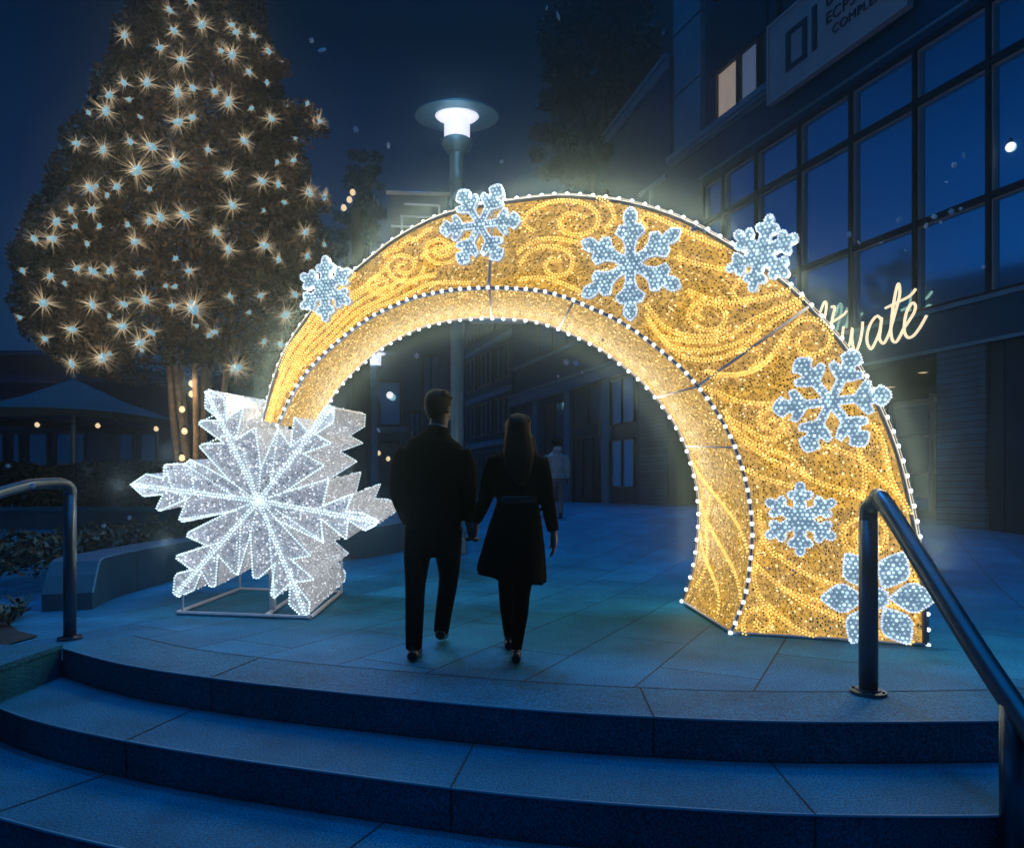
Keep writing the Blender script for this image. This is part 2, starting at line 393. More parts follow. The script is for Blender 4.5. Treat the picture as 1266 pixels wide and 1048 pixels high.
# coping band of the top landing, treads, risers
def cuts(pl, spots):
    L = plen(pl); return [s for s in spots if 0 < s < L]
def along(pl, s):
    for a, b in zip(pl, pl[1:]):
        l = (b - a).length
        if s <= l: return a.lerp(b, s / l), (b - a).normalized()
        s -= l
    return pl[-1], (pl[-1] - pl[-2]).normalized()
def step(k, top, front, backpl, joints):
    n = 80
    fr = resample(front, n); bk = resample(backpl, n)
    bm = bmn()
    f1 = [bm.verts.new((p.x, p.y, top)) for p in fr]
    b1 = [bm.verts.new((p.x, p.y, top)) for p in bk]
    for i in range(n - 1): bm.faces.new((f1[i], f1[i + 1], b1[i + 1], b1[i]))
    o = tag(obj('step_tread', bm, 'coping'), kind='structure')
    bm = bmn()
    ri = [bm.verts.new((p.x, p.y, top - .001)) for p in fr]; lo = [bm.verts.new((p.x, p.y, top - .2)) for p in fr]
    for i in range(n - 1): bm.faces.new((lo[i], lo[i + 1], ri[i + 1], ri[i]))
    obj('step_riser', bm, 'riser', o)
    bm = bmn()                                    # paler line shaped as a bright edge highlight, then open joints
    tube(bm, [(p.x, p.y - .001, top - .004) for p in fr], .007, 6)
    obj('step_edge_highlight', bm, 'ledge', o)
    bm = bmn()
    for s in joints:
        p, t = along(fr, s); nrm = Vector((t.y, -t.x, 0)); q = min(bk, key=lambda b: abs((b - p).dot(t)))
        w = t * .0045
        a = p + nrm * .003
        v = [bm.verts.new(x) for x in (Vector((*(a - w).xy, top + .003)), Vector((*(a + w).xy, top + .003)), Vector((*(q + w).xy, top + .003)), Vector((*(q - w).xy, top + .003)))]
        bm.faces.new(v)
        a = p + nrm * .0035
        v = [bm.verts.new(x) for x in (Vector((*(a - w).xy, top - .2)), Vector((*(a + w).xy, top - .2)), Vector((*(a + w).xy, top + .003)), Vector((*(a - w).xy, top + .003)))]
        bm.faces.new(v)
    # dark strip along the back edge of the stone
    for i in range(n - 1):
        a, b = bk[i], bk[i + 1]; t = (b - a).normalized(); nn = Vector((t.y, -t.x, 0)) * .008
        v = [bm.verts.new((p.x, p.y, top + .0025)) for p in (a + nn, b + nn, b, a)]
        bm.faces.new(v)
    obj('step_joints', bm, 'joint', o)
step(0, .004, edge0, back, [1.62, 4.25, 6.6, 8.6])
step(1, -.2, edges[1], edge0, [.62 + .7, 3.2, 4.75, 7.0])
step(2, -.4, edges[2], edges[1], [.85, 2.6, 5.2, 7.3])
bm = bmn(); box(bm, (-9, -8, -.9), (14, 7, -.6)); tag(obj('lower_pavement', bm, 'plaza'), kind='structure')
bm = bmn(); box(bm, (CHX - .45, -3, -.62), (CHX, 4.93, .03)); box(bm, (CHX - .02, -3, .001), (CHX + .012, 4.93, .034))
tag(obj('side_curb', bm, 'coping'), kind='structure')

# ------------------------------------------------------------------ handrails
def handrail(top_pts, posts, r, label):
    root = empty('handrail', posts[0][1])
    tag(root, label, 'handrail')
    bm = bmn(); tube(bm, catmull(top_pts, 5), r, 12); obj('top_rail', bm, 'steel', root, True)
    for p0, p1 in posts:
        bm = bmn()
        tube(bm, [p0, p1], r * 1.05, 14)
        o = obj('post', bm, 'steel', root, True)
        bm = bmn(); lathe(bm, [(0, .03), (r * 1.35, .03), (r * 1.4, .022), (r * 2.0, .018), (r * 2.0, 0), (0, 0)], 24, p1)
        for k in range(4): lathe(bm, [(0, .028), (.009, .028), (.009, .018)], 6, Vector(p1) + Vector((r * 1.68 * math.cos(k * 1.571 + .785), r * 1.68 * math.sin(k * 1.571 + .785), 0)))
        obj('base_plate', bm, 'steel', o, False)
    return root
px_x = 1.985
P = Vector
handrail([(px_x, 3.83, .95), (px_x, 3.82, 1.035), (px_x + .005, 3.76, 1.063), (px_x + .01, 3.66, 1.05), (px_x + .03, 2.95, .42), (px_x + .05, 2.3, -.10)],
         [(P((px_x, 3.83, .97)), P((px_x, 3.83, .004))), (P((px_x + .036, 2.77, .27)), P((px_x + .036, 2.77, -.4)))], .047,
         'dark steel handrail sloping down the steps in front of the golden arch')
lx = -3.37
handrail([(lx, 5.24, 1.05), (lx, 5.235, 1.15), (lx - .03, 5.18, 1.185), (lx - .10, 5.02, 1.18), (lx - .12, 4.86, 1.155), (lx - .16, 4.5, 1.05), (lx - .22, 3.6, .70), (lx - .25, 3.1, .5)],
         [(P((lx, 5.24, 1.10)), P((lx, 5.24, .0))), (P((lx - .22, 3.6, .68)), P((lx - .22, 3.6, .03)))], .042,
         'dark steel handrail at the left side of the steps beside the planting bed')

# ------------------------------------------------------------------ golden arch
AY0, AK = 5.44 + .331 * 1.74, -.331
def AP(px, py): return on_plane(px, py, AY0, AK)
EXD = Vector((-19 / F, 1, 59 / F)) * 1.37        # the way the arch runs back
AN = Vector((AK, -1, 0)).normalized()             # towards the viewer
outer_px = [(327,520),(335,484),(348,446),(364,416),(382,391),(409,360),(444,332),(477,305),(509,285),(545,268),(590,256),(640,248.5),(697,243.5),(761,249),(808,260),(852,276.5),(892,298.6),(930,322),(976,356),(1006,387),(1036,420),(1055,446),(1073,478),(1093,519),(1110,565),(1122,613),(1131,657),(1139,705),(1142,750),(1143,799)]
inner_px = [(345,526),(358.4,496),(376,466.6),(400,440),(423.5,419),(450,398.6),(482.7,381),(512,369),(545,361.6),(574,357.8),(607,356.6),(639,357.5),(672,361),(702,369),(728,380),(757.6,393),(787,410.7),(816,433),(840,453),(859,473.5),(878,497.5),(895.6,525),(912,560.6),(924,604),(930,650),(928,691),(921,737),(903,783)]
NA = 96
def prep(px):
    pts = [AP(*p) for p in px]
    return resample(catmull(pts, 4), NA)
OUT, INN = prep(outer_px), prep(inner_px)
def gfix(v, i):
    return v
OUT[-1].z = INN[-1].z = 0.012
OUTB = [p + EXD for p in OUT]; INNB = [p + EXD for p in INN]
for L_ in (OUTB, INNB):                            # back feet reach the ground too
    for i in range(NA):
        t = max(0, (i - NA * .86) / (NA * .14)); L_[i] = L_[i] - Vector((0, 0, .095 * t * t))
def strip(name, A, B, m, parent, nv=6, thick=0):
    bm = bmn(); uvl = bm.loops.layers.uv.new('UVMap')
    la = [0]
    for i in range(1, len(A)): la.append(la[-1] + ((A[i] + B[i]) / 2 - (A[i-1] + B[i-1]) / 2).length)
    g = [[bm.verts.new(A[i].lerp(B[i], j / nv)) for j in range(nv + 1)] for i in range(len(A))]
    for i in range(len(A) - 1):
        for j in range(nv):
            f = bm.faces.new((g[i][j], g[i + 1][j], g[i + 1][j + 1], g[i][j + 1]))
            for l, (a, b) in zip(f.loops, ((i, j), (i + 1, j), (i + 1, j + 1), (i, j + 1))):
                l[uvl].uv = (la[a], (A[a] - B[a]).length * (b / nv))
    return obj(name, bm, m, parent, True)
arch = empty('light_arch', ((OUT[-1] + INN[-1]) / 2).to_tuple())
tag(arch, 'big golden light arch with scrolls and white snowflakes, curving over the couple', 'light arch')
strip('front_panel', OUT, INN, 'gold_net', arch)
strip('lining_panel', INN, INNB, 'gold_soffit', arch)
strip('outer_panel', OUTB, OUT, 'gold_dim', arch)
strip('rear_panel', INNB, OUTB, 'gold_dim', arch)
for name, pl in (('frame_rail', OUT), ('frame_rail', INN), ('frame_rail', INNB), ('frame_rail', OUTB)):
    bm = bmn(); tube(bm, [p + AN * .006 for p in pl], .017, 6); obj(name, bm, 'rail_outer' if pl is OUT or pl is OUTB else 'rail_arch', arch, True)
def seam(io, ii, soff=True, front=True):
    if front:
        bm = bmn(); tube(bm, [OUT[io] + AN * .012, INN[ii] + AN * .012], .014, 6); obj('cross_rail', bm, 'rail_arch', arch, True)
    if soff:
        d = (sum(INN, Vector()) / NA - INN[ii]).normalized() * .01
        bm = bmn(); tube(bm, [INN[ii] + d, INNB[ii] + d], .011, 6); obj('cross_rail', bm, 'rail_arch', arch, True)
def nearest(pl, p3): return min(range(NA), key=lambda i: (pl[i] - p3).length)
seam(nearest(OUT, AP(609, 252)), nearest(INN, AP(607, 357)))
seam(nearest(OUT, AP(1003, 383)), nearest(INN, AP(864, 478)))
seam(NA - 1, NA - 1); seam(0, 0, False)
seam(0, nearest(INN, AP(714, 374)), True, False)
seam(0, nearest(INN, AP(911, 558)), True, False)
bm = bmn(); tube(bm, [OUTB[-1], INNB[-1]], .014, 6); tube(bm, [OUTB[-1], OUT[-1]], .014, 6); obj('cross_rail', bm, 'rail_arch', arch, True)
def bulbs(pl, step, r, off, i0=0, sc=(1, 1, 1)):
    pts = [p + off for p in resample(pl[i0:], step=step)]
    bm = bmn(); tube(bm, pts, .006, 5); s = obj('light_string', bm, 'rail_outer', arch, True)
    bm = bmn(); bead(bm, (0, 0, 0), r, sc); o = None
    for p in pts:
        if o is None: o = obj('bulb', bm, 'edge_bulb', None, True)
        else: o = o.copy(); C.objects.link(o)
        o.parent = s; o.matrix_parent_inverse = Matrix.Identity(4); o.location = p
    return s
cen = AP(640, 640)
outp = [p + (p - cen).normalized() * .028 for p in OUT]
bulbs(outp, .113, .0195, AN * -.01)
bulbs(INN, .088, .0205, AN * .03)
inb = [p + (Vector((cen.x, p.y, cen.z)) - p).normalized() * .022 for p in INNB]
bulbs(inb, .125, .0225, Vector((0, -.01, 0)))

def rope(pts3, parent, m='gold_bead', step=.0255, r=.0092, w=.0105, off=.02, nrm=AN, dbl=True, name='scroll_rope'):
    bm = bmn(); pl = resample(pts3, step=step)
    for i, p in enumerate(pl):
        t = (pl[min(i + 1, len(pl) - 1)] - pl[max(i - 1, 0)]).normalized()
        s = t.cross(nrm).normalized() * w
        if dbl:
            bead(bm, p + s + nrm * off, r); bead(bm, p - s + t * step * .5 + nrm * off, r)
        else: bead(bm, p + nrm * off, r)
    return obj(name, bm, m, parent, True)
def arope(pxs, **k): return rope([AP(p.x, p.y) for p in catmull(v2(pxs), 6)], arch, **k)
f5 = lambda l: crop(840, 600, 3.956, l)
f4 = lambda l: crop(860, 420, 4.3655, l)
f6 = lambda l: crop(640, 230, 3.0143, l)
f8 = lambda l: crop(320, 230, 3.381, l)
for l in ([(318,728),(312,670),(340,615),(390,600),(435,620),(450,665),(430,700),(395,705),(372,685),(378,660)],
          [(370,385),(365,450),(385,530),(440,590),(520,660),(600,710),(655,732)],
          [(375,385),(430,440),(520,510),(620,580),(720,620),(820,665),(900,693),(970,715),(1130,765)],
          [(390,120),(400,220),(440,310),(520,370),(620,430),(720,470),(800,495)],
          [(415,245),(385,310),(372,385)],
          [(880,330),(830,310),(800,240),(830,180),(905,160),(985,180),(1008,240),(985,310),(920,330),(870,290),(860,240),(900,210),(945,230)],
          [(1000,485),(1050,450),(1110,440),(1150,470)],
          [(985,560),(1060,590),(1170,612)],
          [(1085,380),(1130,420),(1160,490)],
          [(500,500),(600,540),(680,560)]):
    arope(f5(l))
for l in ([(40,260),(130,290),(220,330),(320,345),(440,350)],
          [(440,440),(410,430),(385,455),(400,490),(440,490),(475,450),(465,405),(410,375),(355,395),(340,440),(370,480)],
          [(150,380),(190,430),(270,475),(340,520),(400,537),(460,520),(500,470)],
          [(170,420),(230,520),(330,600),(430,660),(540,700),(640,760),(760,800),(900,850)],
          [(200,470),(290,545),(380,585),(500,630),(560,690),(610,740)],
          [(270,700),(350,740),(450,770),(520,790)],
          [(690,570),(780,600),(880,640),(960,710),(1040,790),(1110,860),(1150,930)],
          [(880,590),(905,680),(910,780),(900,850)],
          [(950,450),(1000,530),(1030,650),(1050,740),(1090,830)],
          [(80,200),(160,190),(260,185),(360,140),(440,60),(500,0)],
          [(830,260),(870,300),(930,290)]):
    arope(f4(l))
for l in ([(60,170),(20,130),(80,80),(160,58),(250,70),(300,110),(290,160),(230,185),(170,170),(160,130),(200,105),(250,120)],
          [(10,295),(60,240),(140,228),(200,260),(195,320),(140,335),(105,310),(120,275),(155,280)],
          [(0,255),(50,215),(130,198),(240,215)],
          [(10,350),(100,345),(180,370),(250,405)],
          [(690,500),(670,475),(700,440),(755,450),(775,490),(750,530),(690,535),(640,500),(650,450),(700,420)],
          [(480,480),(520,550),(600,575),(700,582),(790,560),(860,510),(940,470),(1060,420)],
          [(480,440),(540,520),(620,555),(720,560),(790,530)],
          [(490,500),(560,590),(640,612),(740,610),(860,570),(960,500),(1050,445)],
          [(530,560),(600,630),(700,650),(800,625),(900,560)],
          [(590,265),(640,285),(700,300),(800,320),(860,328)],
          [(630,390),(740,430),(840,435),(940,412),(1010,390)],
          [(890,370),(840,355),(800,385),(820,425),(865,420)],
          [(700,690),(780,705),(860,695),(920,660),(980,580),(1040,510),(1110,500),(1165,550),(1150,610),(1090,630),(1045,600),(1050,560),(1085,550)],
          [(820,620),(880,610),(905,645),(870,680)],
          [(480,160),(460,130),(480,110),(540,130),(640,180),(760,230)],
          [(300,45),(340,70),(360,120),(330,160)]):
    arope(f6(l))
def tv(t, v):
    x = t * (NA - 1); i = min(NA - 2, int(x)); f = x - i
    return OUT[i].lerp(OUT[i + 1], f).lerp(INN[i].lerp(INN[i + 1], f), v)
for v, t0, t1 in ((.10,.06,.20),(.22,.0,.19),(.36,.0,.24),(.50,.0,.22),(.64,.02,.27),(.78,.05,.31),(.90,.12,.36),(.15,.24,.30),(.45,.29,.36)):
    rope([tv(t0 + (t1 - t0) * k / 30, v + .03 * math.sin(k * .5 + v * 20)) for k in range(31)], arch)
for cxp, cyp, rr in ((500,330,26),(470,352,18),(545,310,24)):
    rope([AP(cxp + rr * (1 - a / 30) * math.cos(a * .45), cyp + .8 * rr * (1 - a / 30) * math.sin(a * .45)) for a in range(26)], arch)
# gold ropes across the lining near the foot
def sv(t, v):
    x = t * (NA - 1); i = min(NA - 2, int(x)); f = x - i
    return INN[i].lerp(INN[i + 1], f).lerp(INNB[i].lerp(INNB[i + 1], f), v)
for (t0, v0, t1, v1) in ((.80,.95,.90,.05),(.86,.95,.955,.05),(.905,.93,.985,.30),(.85,.7,.97,.85)):
    pl = [sv(t0 + (t1 - t0) * k / 20, v0 + (v1 - v0) * k / 20 + .08 * math.sin(k * .3)) for k in range(21)]
    rope(pl, arch, off=.02, nrm=(cen - pl[10]).normalized(), step=.035)

# the glow of the led strings: small lamps along the edges
def lamp(p, e, c):
    l = bpy.data.lights.new('led_light', 'POINT'); l.energy = e; l.color = c; l.shadow_soft_size = .06
    o = bpy.data.objects.new('led_light', l); C.objects.link(o); o.location = p
for p in resample(OUT, step=.12):
    if p.z > .5: lamp(p + (p - cen).normalized() * .11, 3.2 if p.x < 2.2 else 2.2, (1.0, .91, .62))
for p in resample(INNB, step=.15):
    if p.z > .4: lamp(p + (Vector((cen.x, p.y, cen.z)) - p).normalized() * .13, 1.6, (1.0, .91, .62))
def fairy(n, fn, m, parent, r0, r1, seed):
    rg_ = random.Random(seed); bm = bmn()
    for _ in range(n): bead(bm, fn(rg_), rg_.uniform(r0, r1))
    o = obj('fairy_lights', bm, m, parent, True); o['kind'] = 'stuff'
def on_lining(g):
    i = min(NA - 2, int(g.random() * (NA - 1))); f = g.random(); v = g.uniform(.03, .97)
    p = INN[i].lerp(INN[i + 1], f).lerp(INNB[i].lerp(INNB[i + 1], f), v); return p + (Vector((cen.x, p.y, cen.z)) - p).normalized() * .008
def on_front(g):
    i = min(NA - 2, int(g.random() * (NA - 1))); f = g.random(); return OUT[i].lerp(OUT[i + 1], f).lerp(INN[i].lerp(INN[i + 1], f), g.uniform(.02, .98)) + AN * .008
fairy(1700, on_lining, 'pale_spark', arch, .0045, .0085, 21)
fairy(700, on_front, 'pale_spark', arch, .004, .0075, 22)
# snowflake ornaments
def flake_outline(kind):
    """outline points of one arm (r, lateral) from the centre outwards, mirrored round six arms"""
    if kind == 'branch':
        arm = [(.13,.070),(.42,.075),(.50,.20),(.60,.31),(.70,.27),(.66,.12),(.74,.11),(.84,.20),(.94,.12),(1.0,.04)]
    elif kind == 'spear':
        arm = [(.17,.088),(.30,.08),(.44,.13),(.56,.26),(.68,.20),(.70,.08),(.80,.12),(.90,.11),(1.0,.02)]
    elif kind == 'round':
        arm = [(.30,.155),(.50,.14),(.56,.27),(.68,.33),(.76,.26),(.76,.12),(.86,.12),(.95,.10),(1.0,.03)]
    return arm
def ornament(cx, cy, r, kind, rot, label, tilt=0.0, sq=1.0, off=.03):
    c = AP(cx, cy); mpp = c.y / F
    ex = Vector((1, AK, 0)).normalized(); ez = Vector((0, 0, 1)); nz = AN
    if tilt: 
        q = Matrix.Rotation(tilt, 3, 'Z'); ex = q @ ex; nz = q @ nz
    rad = r * mpp
    def W(x, y, d=0): return c + ex * (x * rad * sq) + ez * (y * rad) + nz * (off + d)
    bm = bmn(); th = .05
    polys = []
    if kind == 'petal':
        for k in range(6):
            a = rot + k * math.pi / 3; ca, sa = math.cos(a), math.sin(a)
            pts = [(.20,0),(.40,.17),(.55,.27),(.68,.27),(.85,.16),(1.0,.03),(1.0,-.03),(.85,-.16),(.68,-.27),(.55,-.27),(.40,-.17)]
            polys.append([(x * ca - y * sa, x * sa + y * ca) for x, y in pts])
        polys.append([(.215 * math.cos(t * math.pi / 3 + rot + .5236), .215 * math.sin(t * math.pi / 3 + rot + .5236)) for t in range(6)])
    else:
        arm = flake_outline(kind); pl = []
        for k in range(6):
            a = rot + k * math.pi / 3; ca, sa = math.cos(a), math.sin(a)
            for x, y in [(x, -y) for x, y in arm] + [(x, y) for x, y in reversed(arm)]:
                pl.append((x * ca - y * sa, x * sa + y * ca))
        polys.append(pl)
    holes = []
    for pl in polys:
        f = [bm.verts.new(W(x, y, th)) for x, y in pl]; b = [bm.verts.new(W(x, y, 0)) for x, y in pl]
        bm.faces.new(f); bm.faces.new(b[::-1])
        n = len(pl)
        for i in range(n): bm.faces.new((b[i], b[(i + 1) % n], f[(i + 1) % n], f[i]))
    bm.normal_update(); bmesh.ops.triangulate(bm, faces=[f for f in bm.faces if len(f.verts) > 4])
    bmesh.ops.recalc_face_normals(bm, faces=bm.faces)
    o = obj('snowflake_ornament', bm, 'ice_plate', arch)
    if label: o['label'] = label
    bm = bmn()
    # beads: along the edge (small) and over the plate (large)
    def inside(x, y, pl):
        c_ = False; j = len(pl) - 1
        for i in range(len(pl)):
            xi, yi = pl[i]; xj, yj = pl[j]
            if (yi > y) != (yj > y) and x < (xj - xi) * (y - yi) / (yj - yi) + xi: c_ = not c_
            j = i
        return c_
    rng = random.Random(int(cx))
    s = .026 / rad
    for pl in polys:
        e = [W(x, y, th + .006) for x, y in pl + pl[:1]]
        for p in resample(e, step=.020): bead(bm, p, .0088)
    obj('tinsel_rim', bm, 'rim_bead', o, True)['kind'] = 'stuff'; bm = bmn()
    st = .036 / rad; n = int(1.1 / st)
    for i in range(-n, n + 1):
        for j in range(-n, n + 1):
            x = (i + (.5 if j % 2 else 0)) * st + rng.uniform(-.15, .15) * st; y = j * st * .87 + rng.uniform(-.15, .15) * st
            if any(inside(x, y, pl) for pl in polys): bead(bm, W(x, y, th + .008), rng.uniform(.006, .0135))
    obj('led_beads', bm, 'ice_bead', o, True)['kind'] = 'stuff'
ornament(408, 360, 40, 'round', R(30), 'compact round snowflake low on the left flank of the arch')
ornament(597, 282, 52, 'branch', R(0), 'branching snowflake above the first cross rail')
ornament(781, 330, 69, 'spear', R(90), 'large spear armed snowflake at the crown of the arch')
ornament(948, 320, 46, 'round', R(15), 'compact snowflake jutting past the outer edge', R(-18), .95, .10)
ornament(1025, 498, 66, 'branch', R(5), 'large branching snowflake on the right flank')
ornament(988, 641, 45, 'round', R(30), 'compact round snowflake low on the right leg')
ornament(1082, 737, 63, 'petal', R(3), 'snowflake of six diamond petals behind the handrail post')

# ------------------------------------------------------------------ snowflake sculpture
SY0, SK = 5.863, -.19
def SP(px, py): return on_plane(px, py, SY0, SK)
SNR = Vector((SK, -1, 0)).normalized()
g6 = lambda l: crop(150, 460, 3.275, l)
sil = [(45,455),(108,412),(178,430),(178,380),(190,374),(262,372),(285,355),(350,385),(445,440),(322,302),(335,290),(422,288),
       (320,212),(326,197),(405,196),(345,145),(348,82),(362,72),(420,105),(432,190),(500,142),(470,272),(548,225),(570,392),(640,228),(690,302),(705,182),(765,246),(826,145),
       (845,136),(866,148),(862,205),(790,252),(855,288),(742,330),(825,379),(662,486),(845,432),(820,540),(942,492),(912,564),(975,568),(1046,602),(1030,620),(990,640),(922,598),(914,676),(812,592),(822,688),(640,600),
       (770,742),(692,756),(785,838),(706,850),(768,930),(764,975),(735,986),(684,938),(688,852),(625,912),(610,898),(628,772),(558,834),(538,828),(528,655),(478,818),(462,812),(396,738),(386,866),(364,866),(330,805),(300,880),(236,908),(216,893),(222,828),(235,812),(292,800),(228,752),(232,740),(356,702),(272,664),(276,648),(440,566),(252,605),(240,592),(272,512),(160,562),(148,550),(176,494),(96,502)]
spx = g6(sil)
S = [SP(*p) for p in spx]
SEX = Vector((-19 / F, 1, 59 / F)) * 1.42
scx, scy = 321, 619
S0 = SP(scx, scy)
flake = empty('snowflake_sculpture', (S0.x, S0.y, 0))
tag(flake, 'giant silver white illuminated snowflake standing on a white metal base frame', 'light sculpture')
def cap(name, pts, m, d, rev):
    bm = bmn(); uvl = bm.loops.layers.uv.new('UVMap')
    vs = [bm.verts.new(p) for p in pts]
    f = bm.faces.new(vs[::-1] if rev else vs)
    bm.normal_update(); bmesh.ops.triangulate(bm, faces=[f], ngon_method='BEAUTY')
    for f in bm.faces:
        for l in f.loops: l[uvl].uv = ((l.vert.co.x - S0.x), l.vert.co.z)
    return obj(name, bm, m, flake)
cap('front_panel', S, 'ice_net', 0, False)
cap('rear_panel', [p + SEX for p in S], 'ice_side', 0, True)
bm = bmn(); uvl = bm.loops.layers.uv.new('UVMap'); acc = 0; n = len(S)
for i in range(n):
    a, b = S[i], S[(i + 1) % n]; l_ = (b - a).length
    f = bm.faces.new([bm.verts.new(p) for p in (a, b, b + SEX, a + SEX)])
    for lp, uv in zip(f.loops, ((acc, 0), (acc + l_, 0), (acc + l_, 1.4), (acc, 1.4))): lp[uvl].uv = uv
    acc += l_
obj('side_panel', bm, 'ice_side', flake)
for d_ in (SNR * .004, SEX):
    bm = bmn(); tube(bm, [p + d_ for p in S], .008, 5, close=True); obj('outline_frame', bm, 'rail_white', flake)
def srope(pxs, dbl=False, r=.0105, step=.027): return rope([SP(*p) for p in g6(pxs)], flake, 'ice_rope', step, r, .013, .022, SNR, dbl, 'light_rope')
srope(sil + sil[:1])
ctr = (560, 520)
for tip in ((60,456),(352,85),(850,150),(1035,605),(745,970),(232,890)): srope([ctr, tip], True, .0105, .030)
for a, b in (((570,392),(560,500)),((445,440),(540,510)),((662,486),(580,515)),((640,600),(575,530)),((528,655),(555,540)),((440,566),(545,525)),
             ((300,488),(285,355)),((210,470),(185,376)),((275,510),(180,470)),((430,255),(325,300)),((392,170),(322,205)),((470,272),(440,250)),((405,196),(432,190)),
             ((690,302),(760,250)),((742,330),(700,320)),((820,540),(800,555)),((912,564),(900,580)),((822,688),(810,592)),((705,850),(690,800)),((628,772),(660,770)),
             ((396,738),(380,750)),((330,805),(300,800)),((356,702),(400,690)),((545,470),(500,330)),((610,450),(640,228)),((630,555),(822,688)),((600,600),(625,912)),((490,600),(478,818)),((460,500),(262,372)),((470,560),(240,595))):
    srope([a, b], False, .009)
for tip in ((45,456),(330,60),(880,130),(1060,600),(750,1000),(215,900),(240,330),(620,150),(230,680),(900,750),(480,860),(950,400)):
    if SP(*g6([tip])[0]).z > .4: lamp(SP(*g6([tip])[0]) + SNR * .18, 1.8, (.86, .93, 1.0))
tri = [(f.vertices[:]) for f in bpy.data.objects[[o.name for o in flake.children if o.name.startswith('front_panel')][0]].data.polygons]
area = [((S[b] - S[a]).cross(S[c] - S[a])).length for a, b, c in tri]
def on_flake(g):
    a, b, c = g.choices(tri, area)[0]; u, v = g.random(), g.random()
    if u + v > 1: u, v = 1 - u, 1 - v
    return S[a] + (S[b] - S[a]) * u + (S[c] - S[a]) * v + SNR * .008
lens = [(S[(i + 1) % n] - S[i]).length for i in range(n)]
def on_side(g):
    i = g.choices(range(n), lens)[0]; a, b = S[i], S[(i + 1) % n]; d = (b - a); q = Vector((d.z, 0, -d.x)).normalized() * .008
    return a + d * g.random() + SEX * g.uniform(.02, .98) + q * g.choice((-1, 1))
fairy(1000, on_flake, 'ice_spark', flake, .004, .0075, 31)
fairy(3600, on_side, 'ice_spark', flake, .0045, .008, 32)
srope_back = [p + SEX for p in S]
rope(srope_back + srope_back[:1], flake, 'ice_rope', .032, .010, .013, .012, SNR, False, 'light_rope')
# base frame
def G(px, py, z=0.0):
    Y = (H - z) * F / (py - HY); return Vector(((px - CX) / F * Y, Y, z))
bl, br = G(219, 757, .02), G(384, 763, .02); kl, kr = bl + Vector((-.02, 1.5, 0)), br + Vector((-.10, 1.5, 0))
mid = bl.lerp(br, .67); midb = kl.lerp(kr, .62)
bm = bmn()
for a, b in ((bl, br), (bl, kl), (kl, kr), (br, kr), (mid, midb)): tube(bm, [a, b], .019, 6)
obj('base_frame', bm, 'rail_white', flake)
for p, h in ((bl + Vector((.04, .02, 0)), .16), (kl, .35), (kr, .5)):
    bm = bmn(); tube(bm, [p, p + Vector((0, 0, h))], .012, 6); obj('strut', bm, 'rail_white', flake)
bm = bmn(); tube(bm, [mid + Vector((-.02, .25, 0)), mid + Vector((-.05, .25, 1.1))], .032, 8); obj('support_post', bm, 'rail_white', flake)

# ------------------------------------------------------------------ foliage helper
def leaves(bm, pts, smin, smax, rng):
    for c in pts:
        s = rng.uniform(smin, smax)
        a = Vector((rng.gauss(0, 1), rng.gauss(0, 1), rng.gauss(0, 1))).normalized(); b = a.orthogonal().normalized()
        b = Matrix.Rotation(rng.uniform(0, 6.28), 3, a) @ b; d = a.cross(b)
        vs = [bm.verts.new(c + b * s), bm.verts.new(c + d * s * .45), bm.verts.new(c - b * s), bm.verts.new(c - d * s * .45)]
        bm.faces.new(vs)
def blob_pts(n, c, rx, ry, rz, rng, shell=.55):
    out = []
    while len(out) < n:
        v = Vector((rng.gauss(0, 1), rng.gauss(0, 1), rng.gauss(0, 1))).normalized()
        k = shell + (1 - shell) * rng.random()
        f = 1 + .22 * noise.noise(v * 2.1 + Vector(c))
        p = Vector((c[0] + v.x * rx * k * f, c[1] + v.y * ry * k * f, c[2] + v.z * rz * k * f))
        out.append(p)
    return out
# ------------------------------------------------------------------ tree with lights
TY = 13.0; TX = (239 - CX) / F * TY
prof = [(-120, 0), (-70, 45), (-30, 70), (0, 90), (50, 102), (100, 116), (150, 138), (200, 157), (270, 186), (340, 208), (390, 210), (430, 198), (462, 160), (470, 120)]
def prad(py):
    for (a, ra), (b, rb) in zip(prof, prof[1:]):
        if a <= py <= b: return (ra + (rb - ra) * (py - a) / (b - a)) * TY / F
    return 0
rng = random.Random(3)
def lean(py): return (9 - 17 * ss((py - 90) / 260)) * TY / F
bm = bmn(); pts = []
while len(pts) < 95000:
    py = rng.uniform(-115, 470)
    r = prad(py)
    if rng.random() > (r / 3.2): continue
    a = rng.uniform(0, 2 * math.pi)
    if math.sin(a) > .35 and rng.random() < .75: continue          # thinner at the back
    k = 1 - .38 * rng.random() ** 1.6
    z = H + (HY - py) / F * TY
    d = Vector((math.cos(a), math.sin(a), 0))
    nn = noise.noise(Vector((d.x * 2.6, d.y * 2.6, z * 1.1)) * 1.3)
    n2 = noise.noise(Vector((d.x * r, d.y * r, z)) * 2.7)
    if n2 < -.28 and rng.random() < .75: continue
    rr = .825 * r * (k * (1 + .13 * nn + .05 * n2))
    # hollow under the crown round the stem
    if py > 430 and rr < (py - 425) / 45 * 1.5: continue
    pts.append(Vector((TX + lean(py) + d.x * rr, TY + d.y * rr, z)))
leaves(bm, pts, .03, .075, rng)
tree = empty('decorated_tree', (TX, TY, gz(TY)))
tag(tree, 'tall broad tree covered in warm starburst lights behind the giant snowflake', 'tree')
obj('crown', bm, 'leaf_warm', tree)
bm = bmn()
